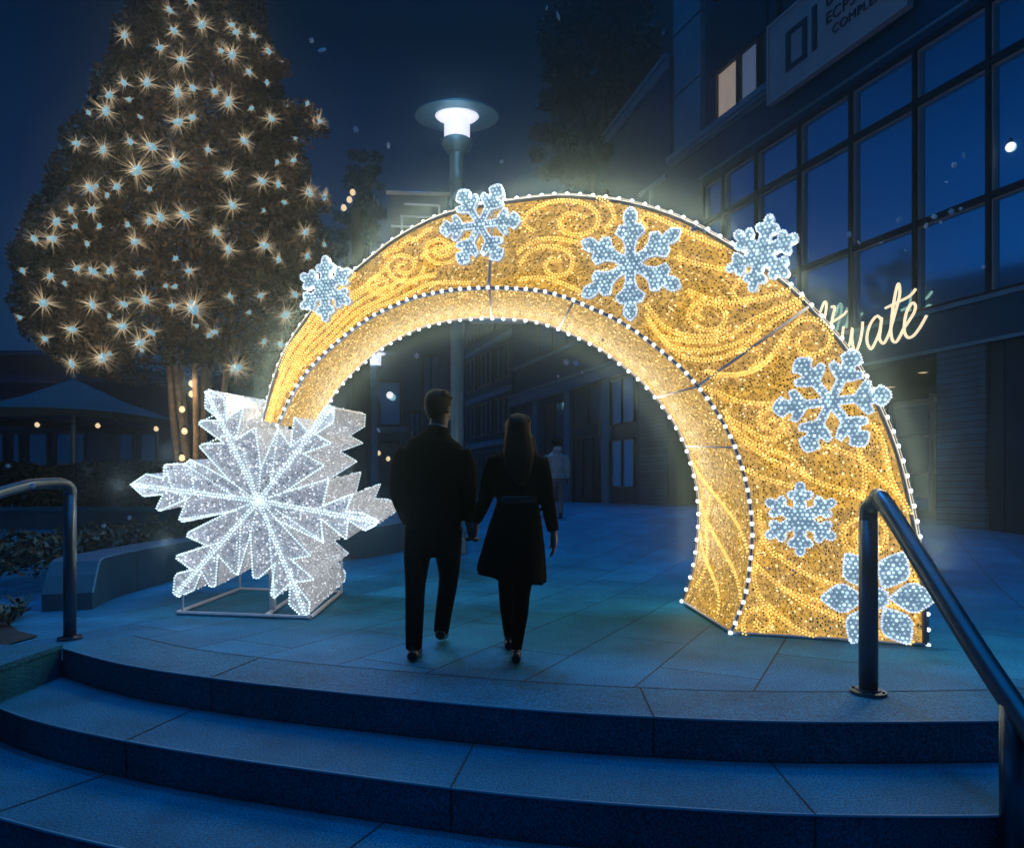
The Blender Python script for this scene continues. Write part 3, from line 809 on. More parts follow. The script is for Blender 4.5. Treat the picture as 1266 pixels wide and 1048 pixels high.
for k, (bx, tx_) in enumerate(((232, 205), (236, 222), (240, 240), (246, 262), (250, 285), (238, 212), (244, 252))):
    y = TY + rng.uniform(-.25, .25)
    b = at(bx, 585, y); t = at(tx_, 420, y + rng.uniform(-.4, .4)); t2 = at(tx_ + (tx_ - bx) * .6, 250, y)
    b.z = gz(TY)
    m1 = b.lerp(t, .45) + Vector((rng.uniform(-.06, .06), 0, 0))
    tube(bm, catmull([b, m1, t, t2], 5), [.085 - .055 * i / 15 for i in range(16)], 7)
obj('trunk', bm, 'bark', tree, True)
LT = """545,67,L 337,95,L 458,28,m 470,84,m 433,130,m 492,163,L 625,68,m 638,88,m 685,97,m 597,138,m 627,148,L 725,139,m 672,195,m 720,224,s 335,224,m 397,224,L 296,257,m 348,269,s 286,300,L 239,305,s 480,249,L 521,238,m 580,247,m 618,275,L 678,293,s 378,316,s 482,330,L 519,318,m 733,321,L 860,328,L 207,388,m 279,404,L 352,383,m 409,397,L 562,405,m 660,380,L 369,460,X 473,441,X 617,469,L 708,490,L 752,497,m 748,438,s 792,433,m 243,507,L 260,502,s 316,504,m 289,528,s 404,510,s 835,520,L 876,532,m 191,567,m 249,567,m 628,555,L 433,587,L 404,597,m 498,582,L 152,598,m 203,611,s 268,611,s 345,607,s 93,646,m 142,645,L 235,659,s 365,652,L 584,627,L 617,673,L 714,662,L 824,627,L 830,691,m 752,701,m 876,661,s 473,698,s 511,731,m 61,731,s 135,745,m 208,725,m 251,733,m 298,730,m 376,737,m 174,765,s 118,817,L 250,823,L 335,821,m 393,810,L 448,772,s 472,773,s 521,832,X 467,825,m 621,801,m 704,798,m 672,843,s 797,795,m 772,850,L 53,856,s 195,890,L 295,853,s 331,881,L 122,914,m 194,981,L 276,966,X 296,955,s 378,925,L 383,945,s 408,897,m 578,896,m 565,905,s 531,879,s 637,993,X 713,922,m 759,930,m 515,3,m 800,375,s 712,568,s 768,547,s 757,168,s 829,280,s 772,282,s"""
def flare_proto(sz, core, nray, seed):
    rg = random.Random(seed)
    bm = bmn(); bead(bm, (0, 0, 0), core); bead(bm, (core * .7, -.01, core * .5), core * .6); bead(bm, (-core * .5, -.01, -core * .6), core * .55)
    o = obj('flared_bulb', bm, 'tree_core', None, True)
    bm = bmn()
    for i in range(nray):
        d = Vector((rg.gauss(0, 1), rg.gauss(0, 1) * .8, rg.gauss(0, 1))).normalized()
        L = sz * rg.uniform(.45, 1.1); a = d.orthogonal().normalized(); b = d.cross(a); w = .0058
        base = [bm.verts.new(d * core * .6 + (a * math.cos(t) + b * math.sin(t)) * w) for t in (0, 2.09, 4.19)]
        tip = bm.verts.new(d * L)
        for q in range(3): bm.faces.new((base[q], base[(q + 1) % 3], tip))
    obj('flare_rays', bm, 'tree_flare', o)  # lens flare of the bulb shaped as thin glowing spikes
    return o
protos = {'X': flare_proto(.40, .080, 64, 1), 'L': flare_proto(.29, .060, 48, 2), 'm': flare_proto(.20, .048, 32, 3), 's': flare_proto(.11, .034, 16, 4)}
used = set(); outliers = []
star_label = {'X': 'extra large starburst light with flare shaped as long rays, hung in the decorated tree', 'L': 'large starburst light with flare shaped as spiky rays, hung in the decorated tree',
              'm': 'medium starburst light with flare shaped as short rays, hung in the decorated tree', 's': 'small starburst light with barely any flare rays in the decorated tree'}
star_group = {'X': 'extra large starburst lights on the tree', 'L': 'large starburst lights on the tree', 'm': 'medium starburst lights on the tree', 's': 'small starburst lights on the tree'}
for tok in LT.split():
    x, y, s = tok.split(','); px, py = float(x) / 2.183, float(y) / 2.183
    z = TY
    Yc = TY - 2
    for _ in range(6):
        X = (px - CX) / F * Yc; py2 = HY - ((HY - py) * Yc) / TY
        r = prad(max(-110, min(466, py2))); dx = X - TX - lean(py2)
        Yc = TY - math.sqrt(max(0.02, r * r - dx * dx)) * .95 - .10
    pos = at(px, py, Yc)
    if abs(dx) > r * .84: outliers.append((pos.copy(), py2))
    src = protos[s]
    if s in used:
        o = src.copy(); C.objects.link(o)
        for ch in src.children:
            c2 = ch.copy(); C.objects.link(c2); c2.parent = o; c2.matrix_parent_inverse = Matrix.Identity(4)
    else:
        o = src; used.add(s)
        for ch in src.children: ch.matrix_parent_inverse = Matrix.Identity(4)
    o.location = pos; o.rotation_euler = (rng.uniform(-.5, .5), rng.uniform(0, 6.28), rng.uniform(-.5, .5))
    k = rng.uniform(.85, 1.1); o.scale = (k, k, k)
    tag(o, star_label[s], 'starburst light', star_group[s])
    if s in 'XLm':
        l = bpy.data.lights.new('bulb_light', 'POINT'); l.energy = {'X': 1.9, 'L': 1.25, 'm': .8}[s]; l.color = (1.0, .70, .40); l.shadow_soft_size = .05
        lo = bpy.data.objects.new('bulb_light', l); C.objects.link(lo); lo.location = pos + Vector((0, -.12, 0))
for pos, py2 in outliers:                         # leafy twigs that carry the outermost lights
    bm = bmn(); root_ = Vector((TX + lean(py2), TY, pos.z - .25)); inner = pos.lerp(root_, .45)
    for k in range(5): leaves(bm, blob_pts(130, pos.lerp(inner, k / 5) + Vector((0, .12, -.05)), .22 + .05 * k, .22 + .05 * k, .2 + .04 * k, rng, .1), .03, .075, rng)
    b_ = obj('foliage', bm, 'leaf_warm', tree)
    bm = bmn(); tube(bm, [root_, inner, pos + Vector((0, .1, -.04))], [.04, .025, .008], 5); obj('twig', bm, 'bark', b_)
def small_bulb(name, px, py, Y, r, m, label, group, cat='light bulb'):
    bm = bmn(); p = at(px, py, Y)
    lathe(bm, [(0, -r * 1.2), (r * .8, -r * .7), (r, 0), (r * .75, r * .7), (r * .35, r * 1.1), (0, r * 1.2)], 12)
    o = obj(name, bm, m, None, True); o.location = p
    bm = bmn(); tube(bm, [(0, 0, r * 1.05), (0, 0, r * 1.9)], r * .4, 8); s = obj('socket', bm, 'frame_dark', o); s.matrix_parent_inverse = Matrix.Identity(4)
    return tag(o, label, cat, group)
for px, py in ((237, 474), (237, 487), (225, 506), (228, 533), (225, 566)):
    small_bulb('trunk_bulb', px, py, TY - .42, .055, 'warm_bulb', 'small warm bulb strung along the stems of the decorated tree', 'warm bulbs on the tree stems')
    l = bpy.data.lights.new('bulb_light', 'POINT'); l.energy = 1.6; l.color = (1.0, .70, .40); l.shadow_soft_size = .05
    lo = bpy.data.objects.new('bulb_light', l); C.objects.link(lo); lo.location = at(px, py, TY - .62)

# other trees
def tree_far(name, px, py_base, Y, blobs, m, label, n, smin, smax, seed, bark='bark_dark'):
    rg = random.Random(seed); b = at(px, py_base, Y); b.z = gz(Y)
    root = empty(name, b); tag(root, label, 'tree')
    bm = bmn()
    for (bx, by, rx, ry) in blobs:
        c = at(bx, by, Y + rg.uniform(-.6, .6)); s = Y / F
        for _ in range(int(6 + rx * ry / 260)):
            v = Vector((rg.gauss(0, 1), rg.gauss(0, 1), rg.gauss(0, 1))).normalized() * rg.random() ** .4
            q = c + Vector((v.x * rx * s, v.y * rx * s * .9, v.z * ry * s)); e = rg.uniform(.16, .34) * min(rx, ry) * s
            leaves(bm, blob_pts(int(n * 190), q, e * 1.25, e, e, rg, .1), smin, smax, rg)
    obj('crown', bm, m, root)
    bm = bmn(); top = at(blobs[0][0], blobs[0][1], Y)
    tube(bm, catmull([b, b.lerp(top, .5) + Vector((.15, 0, 0)), top], 4), [.30, .29, .28, .26, .24, .22, .2, .16, .1], 8)
    for (bx, by, rx, ry) in blobs[1:]:
        tube(bm, [b.lerp(top, .55), at(bx, by, Y)], [.12, .04], 6)
    obj('trunk', bm, bark, root, True)
tree_far('broadleaf_tree', 745, 600, 27.0, [(745, 100, 70, 110), (745, 0, 65, 70), (700, 165, 42, 55), (760, 190, 55, 60), (710, 60, 40, 40), (690, 205, 30, 34), (735, 225, 40, 40), (765, 60, 55, 80), (700, 15, 36, 40)],
         'leaf_dark', 'big dark broadleaf tree rising behind the wing of the office building', 1.25, .09, .2, 5)
tree_far('slender_tree', 440, 600, 19.0, [(440, 260, 36, 55), (450, 215, 26, 30), (428, 310, 34, 40), (462, 240, 16, 30)], 'leaf_mid', 'small blue tinged tree standing between decorated tree and street lamp', 1.6, .05, .11, 6)
for i, (px, py) in enumerate(((425, 257), (432, 247), (436, 238))):
    small_bulb('tree_bulb', px, py, 18.0, .075, 'warm_bulb', 'warm bulb in the small tree left of the street lamp', 'warm bulbs in the small tree')

# ------------------------------------------------------------------ street lamps
def street_lamp(px, py_head, scale, Y, label, banner):
    X = (px - CX) / F * Y; g = gz(Y); z0 = H + (HY - py_head) / F * Y      # z0: top of the glass under the reflector
    root = empty('street_lamp', (X, Y, g)); tag(root, label, 'street lamp')
    s = scale
    c = (X, Y, 0)
    bm = bmn(); lathe(bm, [(0, z0 + .11 * s), (.20 * s, z0 + .10 * s), (.64 * s, z0 + .015 * s), (.655 * s, z0 - .01 * s), (.63 * s, z0 - .015 * s), (.22 * s, z0 + .035 * s), (0, z0 + .04 * s)], 40, c, .72)
    obj('reflector', bm, 'lamp_metal', root, True)
    bm = bmn(); lathe(bm, [(0, z0 + .03 * s), (.34 * s, z0 + .0 * s), (.30 * s, z0 - .035 * s), (.2 * s, z0 - .05 * s)], 32, c, .72)
    lathe(bm, [(.20 * s, z0 - .05 * s), (.20 * s, z0 - .36 * s), (.22 * s, z0 - .40 * s), (0, z0 - .4 * s)], 28, c)
    obj('lamp_glass', bm, 'lamp_glass', root, True)
    l = bpy.data.lights.new('lamp_light', 'POINT'); l.energy = 5; l.color = (.55, .85, 1.0); l.shadow_soft_size = .2
    lo = bpy.data.objects.new('lamp_light', l); C.objects.link(lo); lo.location = (X, Y - .5, z0 - .30)
    bm = bmn(); lathe(bm, [(0, z0 - .385 * s), (.225 * s, z0 - .385 * s), (.24 * s, z0 - .42 * s), (.21 * s, z0 - .50 * s), (.15 * s, z0 - .56 * s), (.115 * s, z0 - .60 * s), (0, z0 - .6 * s)], 28, c)
    obj('collar', bm, 'lamp_metal', root, True)
    bm = bmn()
    prof = [(.115, -.58), (.115, -.95), (.135, -.98), (.135, -1.05), (.11, -1.08), (.115, -1.25), (.14, -1.27), (.14, -1.36), (.11, -1.40), (.10, -1.9)]
    lathe(bm, [(r * s, z0 + z * s) for r, z in prof] + [(.105 * s, g + .4), (.13 * s, g + .36)], 20, c)
    obj('pole', bm, 'lamp_metal', root, True)
    bm = bmn(); w = .105 * s * 1.45
    box(bm, (X - w, Y - w, g), (X + w, Y + w, g + .24 * s)); lathe(bm, [(w * .98, g + .24 * s), (w * .95, g + .33 * s), (.11 * s, g + .38 * s)], 20, c)
    obj('pole_base', bm, 'lamp_metal', root)
    if banner:
        def Z(py): return H + (HY - py) / F * Y
        x0 = (478 - CX) / F * Y; x1 = X - .1
        bm = bmn(); tube(bm, [(x0, Y, Z(238)), (x1, Y, Z(241))], .035, 8); obj('banner_arm', bm, 'frame_edge', root, True)
        bm = bmn(); tube(bm, [(x0, Y, Z(393)), (x1, Y, Z(393))], .035, 8); obj('banner_arm', bm, 'frame_edge', root, True)
        bm = bmn(); box(bm, (x0 + .06, Y - .01, Z(391)), (x1 - .06, Y + .01, Z(242))); b = obj('banner', bm, 'banner', root)
        bm = bmn()
        def ln(ax, ay, bx, by):
            tube(bm, [((ax - CX) / F * Y, Y - .018, Z(ay)), ((bx - CX) / F * Y, Y - .018, Z(by))], .018, 5)
        for l in ((500,253,543,255),(543,255,543,268),(495,268,545,270),(497,268,497,290),(484,280,543,283),(497,290,540,293),(543,283,543,296),(484,300,540,303),(497,303,497,330)): ln(*l)
        obj('banner_marks', bm, 'banner_mark', b)
        # tray bracket on the far side
        bm = bmn()
        q = [((584 - CX) / F * Y, Y - .25, Z(403)), ((648 - CX) / F * Y, Y - .25, Z(403)), ((634 - CX) / F * Y, Y + .25, Z(388) - .05), ((596 - CX) / F * Y, Y + .25, Z(388) - .05)]
        tube(bm, q, .03, 6, close=True); obj('bracket_frame', bm, 'frame_edge', root)
        bm = bmn(); v = [bm.verts.new((a, b_, c_ + .02)) for a, b_, c_ in q]; f = bm.faces.new(v)
        bmesh.ops.extrude_face_region(bm, geom=[f]); 
        for vv in v: vv.co.z -= .02
        tube(bm, [(X, Y, Z(396)), (q[0][0] + .1, Y, Z(396))], .03, 6)
        obj('bracket_tray', bm, 'lamp_metal', root)
    return root
street_lamp(565, 144, 1.0, 10.7, 'tall street lamp with flat round reflector and banner, behind the arch', True)
street_lamp(463, 437, 1.0, 21.0, 'shorter looking distant street lamp seen beneath the left side of the arch', False)

# ------------------------------------------------------------------ right office building
def FY(px): return 14.36 / ((px - CX) / F + .406)
FN = Vector((-.9266, -.3762, 0))
def FPt(Y, z, w=0): return Vector((14.36 - .406 * Y, Y, z)) + FN * w
def fz(px, py): return H + (HY - py) / F * FY(px)
def fparts(name, m, root, boxes, fn=None):
    for b in boxes:
        bm = bmn(); (fn or fbox)(bm, *b); obj(name, bm, m, root)
def fbox(bm, Ya, Yb, z0, z1, w0, w1):
    """box on the facade: Ya..Yb along it, w outwards"""
    c = [FPt(Ya, z0, w0), FPt(Yb, z0, w0), FPt(Yb, z0, w1), FPt(Ya, z0, w1)]
    lo = [bm.verts.new(p) for p in c]; hi = [bm.verts.new(p + Vector((0, 0, z1 - z0))) for p in c]
    bm.faces.new(lo[::-1]); bm.faces.new(hi)
    for i in range(4): bm.faces.new((lo[i], lo[(i + 1) % 4], hi[(i + 1) % 4], hi[i]))
off = empty('office_building', FPt(16, .4)); tag(off, 'large dark office building with tall gridded windows and a pale lit window', 'building')
NEAR = 9.6
cols_px = [868, 892, 933, 986, 1050, 1129, 1220]
mY = [FY(p) for p in cols_px] + [11.7, 10.3]
zH, zT, zL, zB, zS = 10.5, 9.28, 6.73, 4.8, 3.93
bm = bmn()
fbox(bm, NEAR, mY[0], zH, 11.7, -.3, 0)               # wall over the windows
fbox(bm, mY[0], 22.6, zS, 11.7, -.3, .0)              # wall beside the windows
fbox(bm, NEAR, mY[0], zS + .02, zB, -.3, .03)         # spandrel band
fbox(bm, NEAR, mY[0], zB, zH, -.6, -.35)
fbox(bm, NEAR, 22.6, 11.7, 18, -.75, -.3)             # upper storeys set back
obj('wall', bm, 'wall', off)
fparts('ledge', 'ledge', off, [(NEAR, 22.62, 11.72, 11.82, -.3, .10), (NEAR, 22.62, 11.823, 12.0, -.3, .16), (NEAR, 22.6, 11.62, 11.66, 0.002, .05), (NEAR, mY[0], zB - .05, zB + .04, .032, .07), (NEAR, mY[0], zS, zS + .07, .032, .07), (NEAR, mY[0] + .1, zH + .14, zH + .2, .002, .05)])
for i in range(len(mY) - 1):
    a, b = mY[i + 1], mY[i]
    bm = bmn()
    fw = .032
    for z0, z1 in ((zH - .10, zH), (zT - .07, zT + .07), (zL - .06, zL + .06), (zB + .04, zB + .12)): fbox(bm, a + fw, b - fw, z0, z1, -.22, -.02)
    fbox(bm, a, a + fw, zB + .04, zH, -.22, 0); fbox(bm, b - fw, b, zB + .04, zH, -.22, 0)
    w = obj('window', bm, 'frame_dark', off)
    bm = bmn()
    for z0, z1 in ((zT + .07, zH - .10), (zL + .06, zT - .07), (zB + .12, zL - .06)): fbox(bm, a + fw, b - fw, z0, z1, -.2, -.16)
    obj('pane', bm, 'glass', w)
    bm = bmn(); e = .022
    for z0, z1 in ((zT + .07, zH - .10), (zL + .06, zT - .07), (zB + .12, zL - .06)):
        fbox(bm, a + fw, a + fw + e, z0, z1, -.158, -.09); fbox(bm, b - fw - e, b - fw, z0, z1, -.158, -.09)
        fbox(bm, a + fw + e, b - fw - e, z1 - e, z1, -.158, -.09); fbox(bm, a + fw + e, b - fw - e, z0, z0 + e, -.158, -.09)
    obj('edge_highlight_trim', bm, 'frame_edge', w)  # pale trim added round each pane to imitate bright edge highlights
# upper floor: piers, panels and the lit window
bm = bmn()
for pa, pb in ((829, 862),): 
    z = 12.0
    while z < 17:
        fbox(bm, FY(pb), FY(pa), z + .03, z + 1.95, -.3, -.12); z += 2.0
obj('corner_pier', bm, 'wall_pale', off)
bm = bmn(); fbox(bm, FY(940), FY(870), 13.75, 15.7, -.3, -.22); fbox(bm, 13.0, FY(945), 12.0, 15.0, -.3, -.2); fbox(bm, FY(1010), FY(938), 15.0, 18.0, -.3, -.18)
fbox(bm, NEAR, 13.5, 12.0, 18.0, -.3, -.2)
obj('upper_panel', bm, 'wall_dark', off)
def upwin(pa, pb, z0, z1, m, extra=None):
    bm = bmn(); A, B = FY(pb), FY(pa); t = .06
    fbox(bm, A, B, z0, z0 + t, -.3, -.1); fbox(bm, A, B, z1 - t, z1, -.3, -.1); fbox(bm, A, A + t, z0 + t, z1 - t, -.3, -.1); fbox(bm, B - t, B, z0 + t, z1 - t, -.3, -.1)
    w = obj('window', bm, 'frame_dark', off)
    bm = bmn(); fbox(bm, A + t, B - t, z0 + t, z1 - t, -.298, -.2); obj('pane', bm, m, w)
    return w
w = upwin(880, 908, 12.02, 13.62, 'pane_lit'); w['label'] = 'pale window lit from within'
upwin(909, 933, 12.02, 13.62, 'pane_dim')
upwin(876, 910, 15.9, 17.6, 'glass_dark'); upwin(955, 1005, 12.6, 14.6, 'glass_dark')
# ground floor: recess, siding, columns
bm = bmn(); fbox(bm, FY(1217), FY(1157), .3, zS, -.3, -.02); obj('plank_wall', bm, 'siding', off)
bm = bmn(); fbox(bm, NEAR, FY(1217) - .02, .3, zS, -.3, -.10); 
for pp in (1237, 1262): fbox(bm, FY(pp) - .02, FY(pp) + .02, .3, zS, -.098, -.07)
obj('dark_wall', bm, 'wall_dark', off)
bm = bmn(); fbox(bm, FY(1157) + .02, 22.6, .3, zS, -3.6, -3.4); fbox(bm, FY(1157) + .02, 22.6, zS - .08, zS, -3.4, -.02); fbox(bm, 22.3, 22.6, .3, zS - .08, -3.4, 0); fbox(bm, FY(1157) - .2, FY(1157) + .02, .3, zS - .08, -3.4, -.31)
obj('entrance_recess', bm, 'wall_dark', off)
A, B = FY(1157) + .1, 21.8
k = 0
while A + 1.15 < B:
    bm = bmn(); t = .05
    for z0, z1 in ((.35, .6), (1.55, 1.61), (2.5, 2.56), (3.35, 3.5)): fbox(bm, A + t, A + 1.1 - t, z0, z1, -3.39, -3.28)
    fbox(bm, A, A + t, .35, 3.6, -3.39, -3.26); fbox(bm, A + 1.1 - t, A + 1.1, .35, 3.6, -3.39, -3.26)
    w = obj('shop_window', bm, 'frame_edge', off)
    bm = bmn(); fbox(bm, A + t, A + 1.1 - t, .6, 3.35, -3.388, -3.35); obj('pane', bm, 'glass_dark' if k % 2 else 'glass', w)
    A += 1.12; k += 1
# wing beyond, with raking coping
def ztop(px, py): return fz(px, py)
Ya, Yb = 22.6, FY(635)
z1a, z1b = 15.4, 13.1
wing = empty('office_wing', FPt(28, .6)); tag(wing, 'lower building wing with sloping parapet seen above and through the arch', 'building')
bm = bmn()
c = [FPt(Ya, .3, 0), FPt(Yb, .3, 0), FPt(Yb, z1b, 0), FPt(Ya, z1a, 0)]
v = [bm.verts.new(p) for p in c]; v_b = [bm.verts.new(p - FN * 6) for p in c]
bm.faces.new(v); bm.faces.new(v_b[::-1])
for i in range(4): bm.faces.new((v[i], v_b[i], v_b[(i + 1) % 4], v[(i + 1) % 4]))
bmesh.ops.recalc_face_normals(bm, faces=bm.faces)
obj('wall', bm, 'wall', wing)
bm = bmn()
for d0, d1, w_ in ((-.42, -.12, .12), (-.10, .05, .2)):
    a = [FPt(Ya, z1a + d0, .002), FPt(Yb, z1b + d0, .002), FPt(Yb, z1b + d1, .002), FPt(Ya, z1a + d1, .002)]
    v = [bm.verts.new(p) for p in a]; v_b = [bm.verts.new(p + FN * w_) for p in a]
    bm.faces.new(v[::-1]); bm.faces.new(v_b)
    for i in range(4): bm.faces.new((v[i], v[(i + 1) % 4], v_b[(i + 1) % 4], v_b[i]))
obj('coping', bm, 'ledge', wing)
fparts('ledge', 'ledge', wing, [(23.0, Yb, 5.35, 5.75, .002, .25), (23.0, Yb, 5.77, 5.9, .002, .32), (23, Yb, 7.15, 7.3, .002, .12), (22.7, 24.2, 11.4, 11.55, .002, .1), (FY(806) - .06, FY(806) + .06, 7.3, 11.38, .002, .08)])
bm = bmn(); fbox(bm, 22.65, FY(792), .4, 5.33, .002, .06); obj('plank_wall', bm, 'siding', wing)
def wwin(pa, pb, z0, z1, m='glass', nb=1):
    A, B = FY(pb), FY(pa); t = .06; bm = bmn()
    fbox(bm, A, B, z0, z0 + t, .002, .1); fbox(bm, A, B, z1 - t, z1, .002, .1)
    n_ = nb + 1
    for k in range(n_ + 1):
        y = A + (B - A) * k / n_; fbox(bm, y - t / 2, y + t / 2, z0 + t, z1 - t, .002, .1)
    w = obj('window', bm, 'frame_dark', wing)
    bm = bmn(); fbox(bm, A + t / 2, B - t / 2, z0 + t, z1 - t, .004, .04); obj('pane', bm, m, w)
wwin(668, 722, 7.35, 9.9, 'glass', 2); wwin(735, 790, 7.35, 9.9, 'glass', 2)
wwin(711, 748, 3.75, 5.25, 'glass_dark', 1); wwin(756, 786, 3.55, 5.25, 'glass_dark', 1)
wwin(711, 748, .75, 3.3, 'glass_dark', 2); wwin(756, 786, 1.2, 3.0, 'glass_dark', 1); wwin(676, 700, .8, 5.0, 'glass_dark', 1)
fparts('pilaster', 'wall_pale', wing, [(FY(pp) - .25, FY(pp) + .25, .4, 5.33, .002, .14) for pp in (752, 704, 664)])
bm = bmn(); box(bm, (0.0, Yb - .2, .3), (.95, Yb + 1.5, 13.4)); box(bm, (.97, Yb - .45, .3), (1.15, Yb - .1, 13.2)); obj('end_pillar', bm, 'wall', wing)
# tower behind
tw = empty('tower_block', (9.5, 34, .6)); tag(tw, 'tall plain tower block rising behind the sloping parapet', 'building')
bm = bmn(); box(bm, (at(790, 0, 34).x, 34, .3), (15, 41, 26)); obj('wall', bm, 'wall_far', tw)
bm = bmn(); box(bm, (at(812, 0, 34).x, 33.7, .3), (at(829, 0, 34).x, 33.99, 26)); obj('pier', bm, 'wall_dark', tw)
# far facade on the same line
fa = empty('distant_building', (1, 48, .6)); tag(fa, 'distant building with stacked window bands between lamp pole and woman', 'building')
def F2(Y, z, w=0): return Vector((18.3 - .406 * Y, Y, z)) + FN * w
def f2box(bm, Ya, Yb, z0, z1, w0, w1):
    c = [F2(Ya, z0, w0), F2(Yb, z0, w0), F2(Yb, z0, w1), F2(Ya, z0, w1)]
    lo = [bm.verts.new(p) for p in c]; hi = [bm.verts.new(p + Vector((0, 0, z1 - z0))) for p in c]
    bm.faces.new(lo[::-1]); bm.faces.new(hi)
    for i in range(4): bm.faces.new((lo[i], lo[(i + 1) % 4], hi[(i + 1) % 4], hi[i]))
bm = bmn(); f2box(bm, 44.5, 57, .3, 19, -6, 0); obj('wall', bm, 'wall', fa)
fparts('ledge', 'ledge', fa, [(44.5, 57, z, z + .35, .002, .3) for z in (4.2, 7.6, 11.2)], f2box)
for z0, z1 in ((1.2, 3.9), (5.0, 7.4), (8.6, 11.0), (12.2, 15)):
    for y0 in (45.0, 48.2, 51.4, 54.4):
        bm = bmn(); A, B = y0, y0 + 2.6
        for k in range(4):
            y = A + (B - A) * k / 3; f2box(bm, y - .09, y + .09, z0, z1, .002, .2)
        f2box(bm, A + .09, B - .09, z1 - .12, z1, .002, .2); f2box(bm, A + .09, B - .09, z0, z0 + .12, .002, .2)
        w = obj('window', bm, 'frame_dark', fa)
        bm = bmn(); f2box(bm, A + .09, B - .09, z0 + .12, z1 - .12, .004, .06); obj('pane', bm, 'glass', w)
# frontal building at the left, seen under the arch
lb = empty('plaza_building', (-6, 38, .6)); tag(lb, 'plain building closing the plaza, with framed window behind the distant lamp', 'building')
Yl = 38.0
def lx(px): return (px - CX) / F * Yl
def lz(py): return H + (HY - py) / F * Yl
bm = bmn(); box(bm, (lx(395), Yl, .3), (lx(562), Yl + 8, lz(395))); box(bm, (lx(545), Yl - 1.2, .3), (lx(575), Yl - .01, lz(330))); obj('wall', bm, 'wall_far', lb)
bm = bmn(); box(bm, (lx(395), Yl - .2, lz(534)), (lx(520), Yl - .005, lz(527))); box(bm, (lx(395), Yl - .25, lz(398)), (lx(544), Yl - .005, lz(392))); obj('ledge', bm, 'ledge', lb)
def lwin(x0, y0, x1, y1, name='window', m='glass'):
    bm = bmn(); t = .14
    X0, X1, Z0, Z1 = lx(x0), lx(x1), lz(y1), lz(y0)
    box(bm, (X0, Yl - .22, Z0), (X1, Yl - .004, Z0 + t)); box(bm, (X0, Yl - .22, Z1 - t), (X1, Yl - .004, Z1)); box(bm, (X0, Yl - .22, Z0 + t), (X0 + t, Yl - .004, Z1 - t)); box(bm, (X1 - t, Yl - .22, Z0 + t), (X1, Yl - .004, Z1 - t))
    xm = (X0 + X1) / 2; box(bm, (xm - t / 2, Yl - .2, Z0 + t), (xm + t / 2, Yl - .006, Z1 - t))
    w = obj(name, bm, 'frame_dark', lb)
    bm = bmn(); box(bm, (X0 + t, Yl - .08, Z0 + t), (X1 - t, Yl - .008, Z1 - t)); obj('pane', bm, m, w)
lwin(422, 470, 498, 528); lwin(522, 438, 546, 505, 'window', 'glass_dark'); lwin(506, 508, 522, 548); lwin(425, 545, 495, 600, 'window', 'glass_dark'); lwin(505, 556, 540, 604, 'window', 'glass_dark')
# building behind the parasol
pb = empty('cafe_building', (-16, 24, .6)); tag(pb, 'dark cafe building behind the parasol and the hedge', 'building')
Y3 = 24.0
def px3(px): return (px - CX) / F * Y3
def pz3(py): return H + (HY - py) / F * Y3
bm = bmn(); box(bm, (-32, Y3, .3), (px3(430), Y3 + 6, pz3(470))); box(bm, (-32, Y3 + .01, pz3(470)), (px3(120), Y3 + 6, pz3(436))); obj('wall', bm, 'wall_dark', pb)
bm = bmn(); box(bm, (-32, Y3 - .3, pz3(474)), (px3(430), Y3 - .004, pz3(466))); box(bm, (-32, Y3 - .15, pz3(440)), (px3(120), Y3 + .0, pz3(434))); obj('ledge', bm, 'wall', pb)
for x0, x1 in ((-40, 8), (14, 28), (34, 62), (68, 108), (146, 168), (172, 196), (300, 330), (340, 375)):
    bm = bmn(); t = .08; X0, X1, Z0, Z1 = px3(x0), px3(x1), .6, pz3(534)
    box(bm, (X0, Y3 - .1, Z0), (X0 + t, Y3 - .003, Z1)); box(bm, (X1 - t, Y3 - .1, Z0), (X1, Y3 - .003, Z1)); box(bm, (X0 + t, Y3 - .1, Z1 - t), (X1 - t, Y3 - .003, Z1))
    w = obj('window', bm, 'frame_dark', pb)
    bm = bmn(); box(bm, (X0 + t, Y3 - .05, Z0), (X1 - t, Y3 - .005, Z1 - t)); obj('pane', bm, 'glass_dark', w)
# building to the left of the view, reflected in the tall windows
rb = empty('opposite_building', (-34, 30, 0)); tag(rb, 'dark building across the plaza, far left beyond the tree', 'building')
bm = bmn(); box(bm, (-46, 14, -.3), (-33, 41, 15.2)); box(bm, (-46, 18, 15.2), (-34, 27, 17.0)); box(bm, (-46, 33, 15.2), (-34, 37, 18.2)); obj('wall', bm, 'wall_dark', rb)

# neon word
ns = lambda l: crop(990, 330, 7.033, l)
sign = empty('neon_sign', FPt(FY(1085), 4.5)); tag(sign, 'glowing cream neon script sign on the office building above the entrance', 'neon sign')
def fpx(px, py, w):
    Y = FY(px); return FPt(Y, fz(px, py), 0) , w
def neon(l, name):
    pts = [fpx(p.x, p.y, 0)[0] + FN * .085 for p in catmull(v2(ns(l)), 6)]
    bm = bmn(); tube(bm, pts, .029, 8); o = obj(name, bm, 'neon', sign, True)
    q = pts[len(pts) // 2]; bm = bmn(); tube(bm, [q - FN * .02, q - FN * .085], .012, 6); obj('standoff', bm, 'frame_dark', o)
neon([(120,560),(150,480),(185,410),(225,315),(245,320),(240,400),(215,500),(195,600),(210,640)], 'letter')
neon([(290,350),(318,355),(300,440),(285,530),(275,640),(300,690),(330,640)], 'letter')
neon([(262,505),(330,462),(395,420),(425,385)], 'crossbar')
neon([(395,520),(385,600),(385,680),(420,730),(450,660),(472,535),(470,640),(495,742),(530,680),(555,570),(562,480)], 'letter')
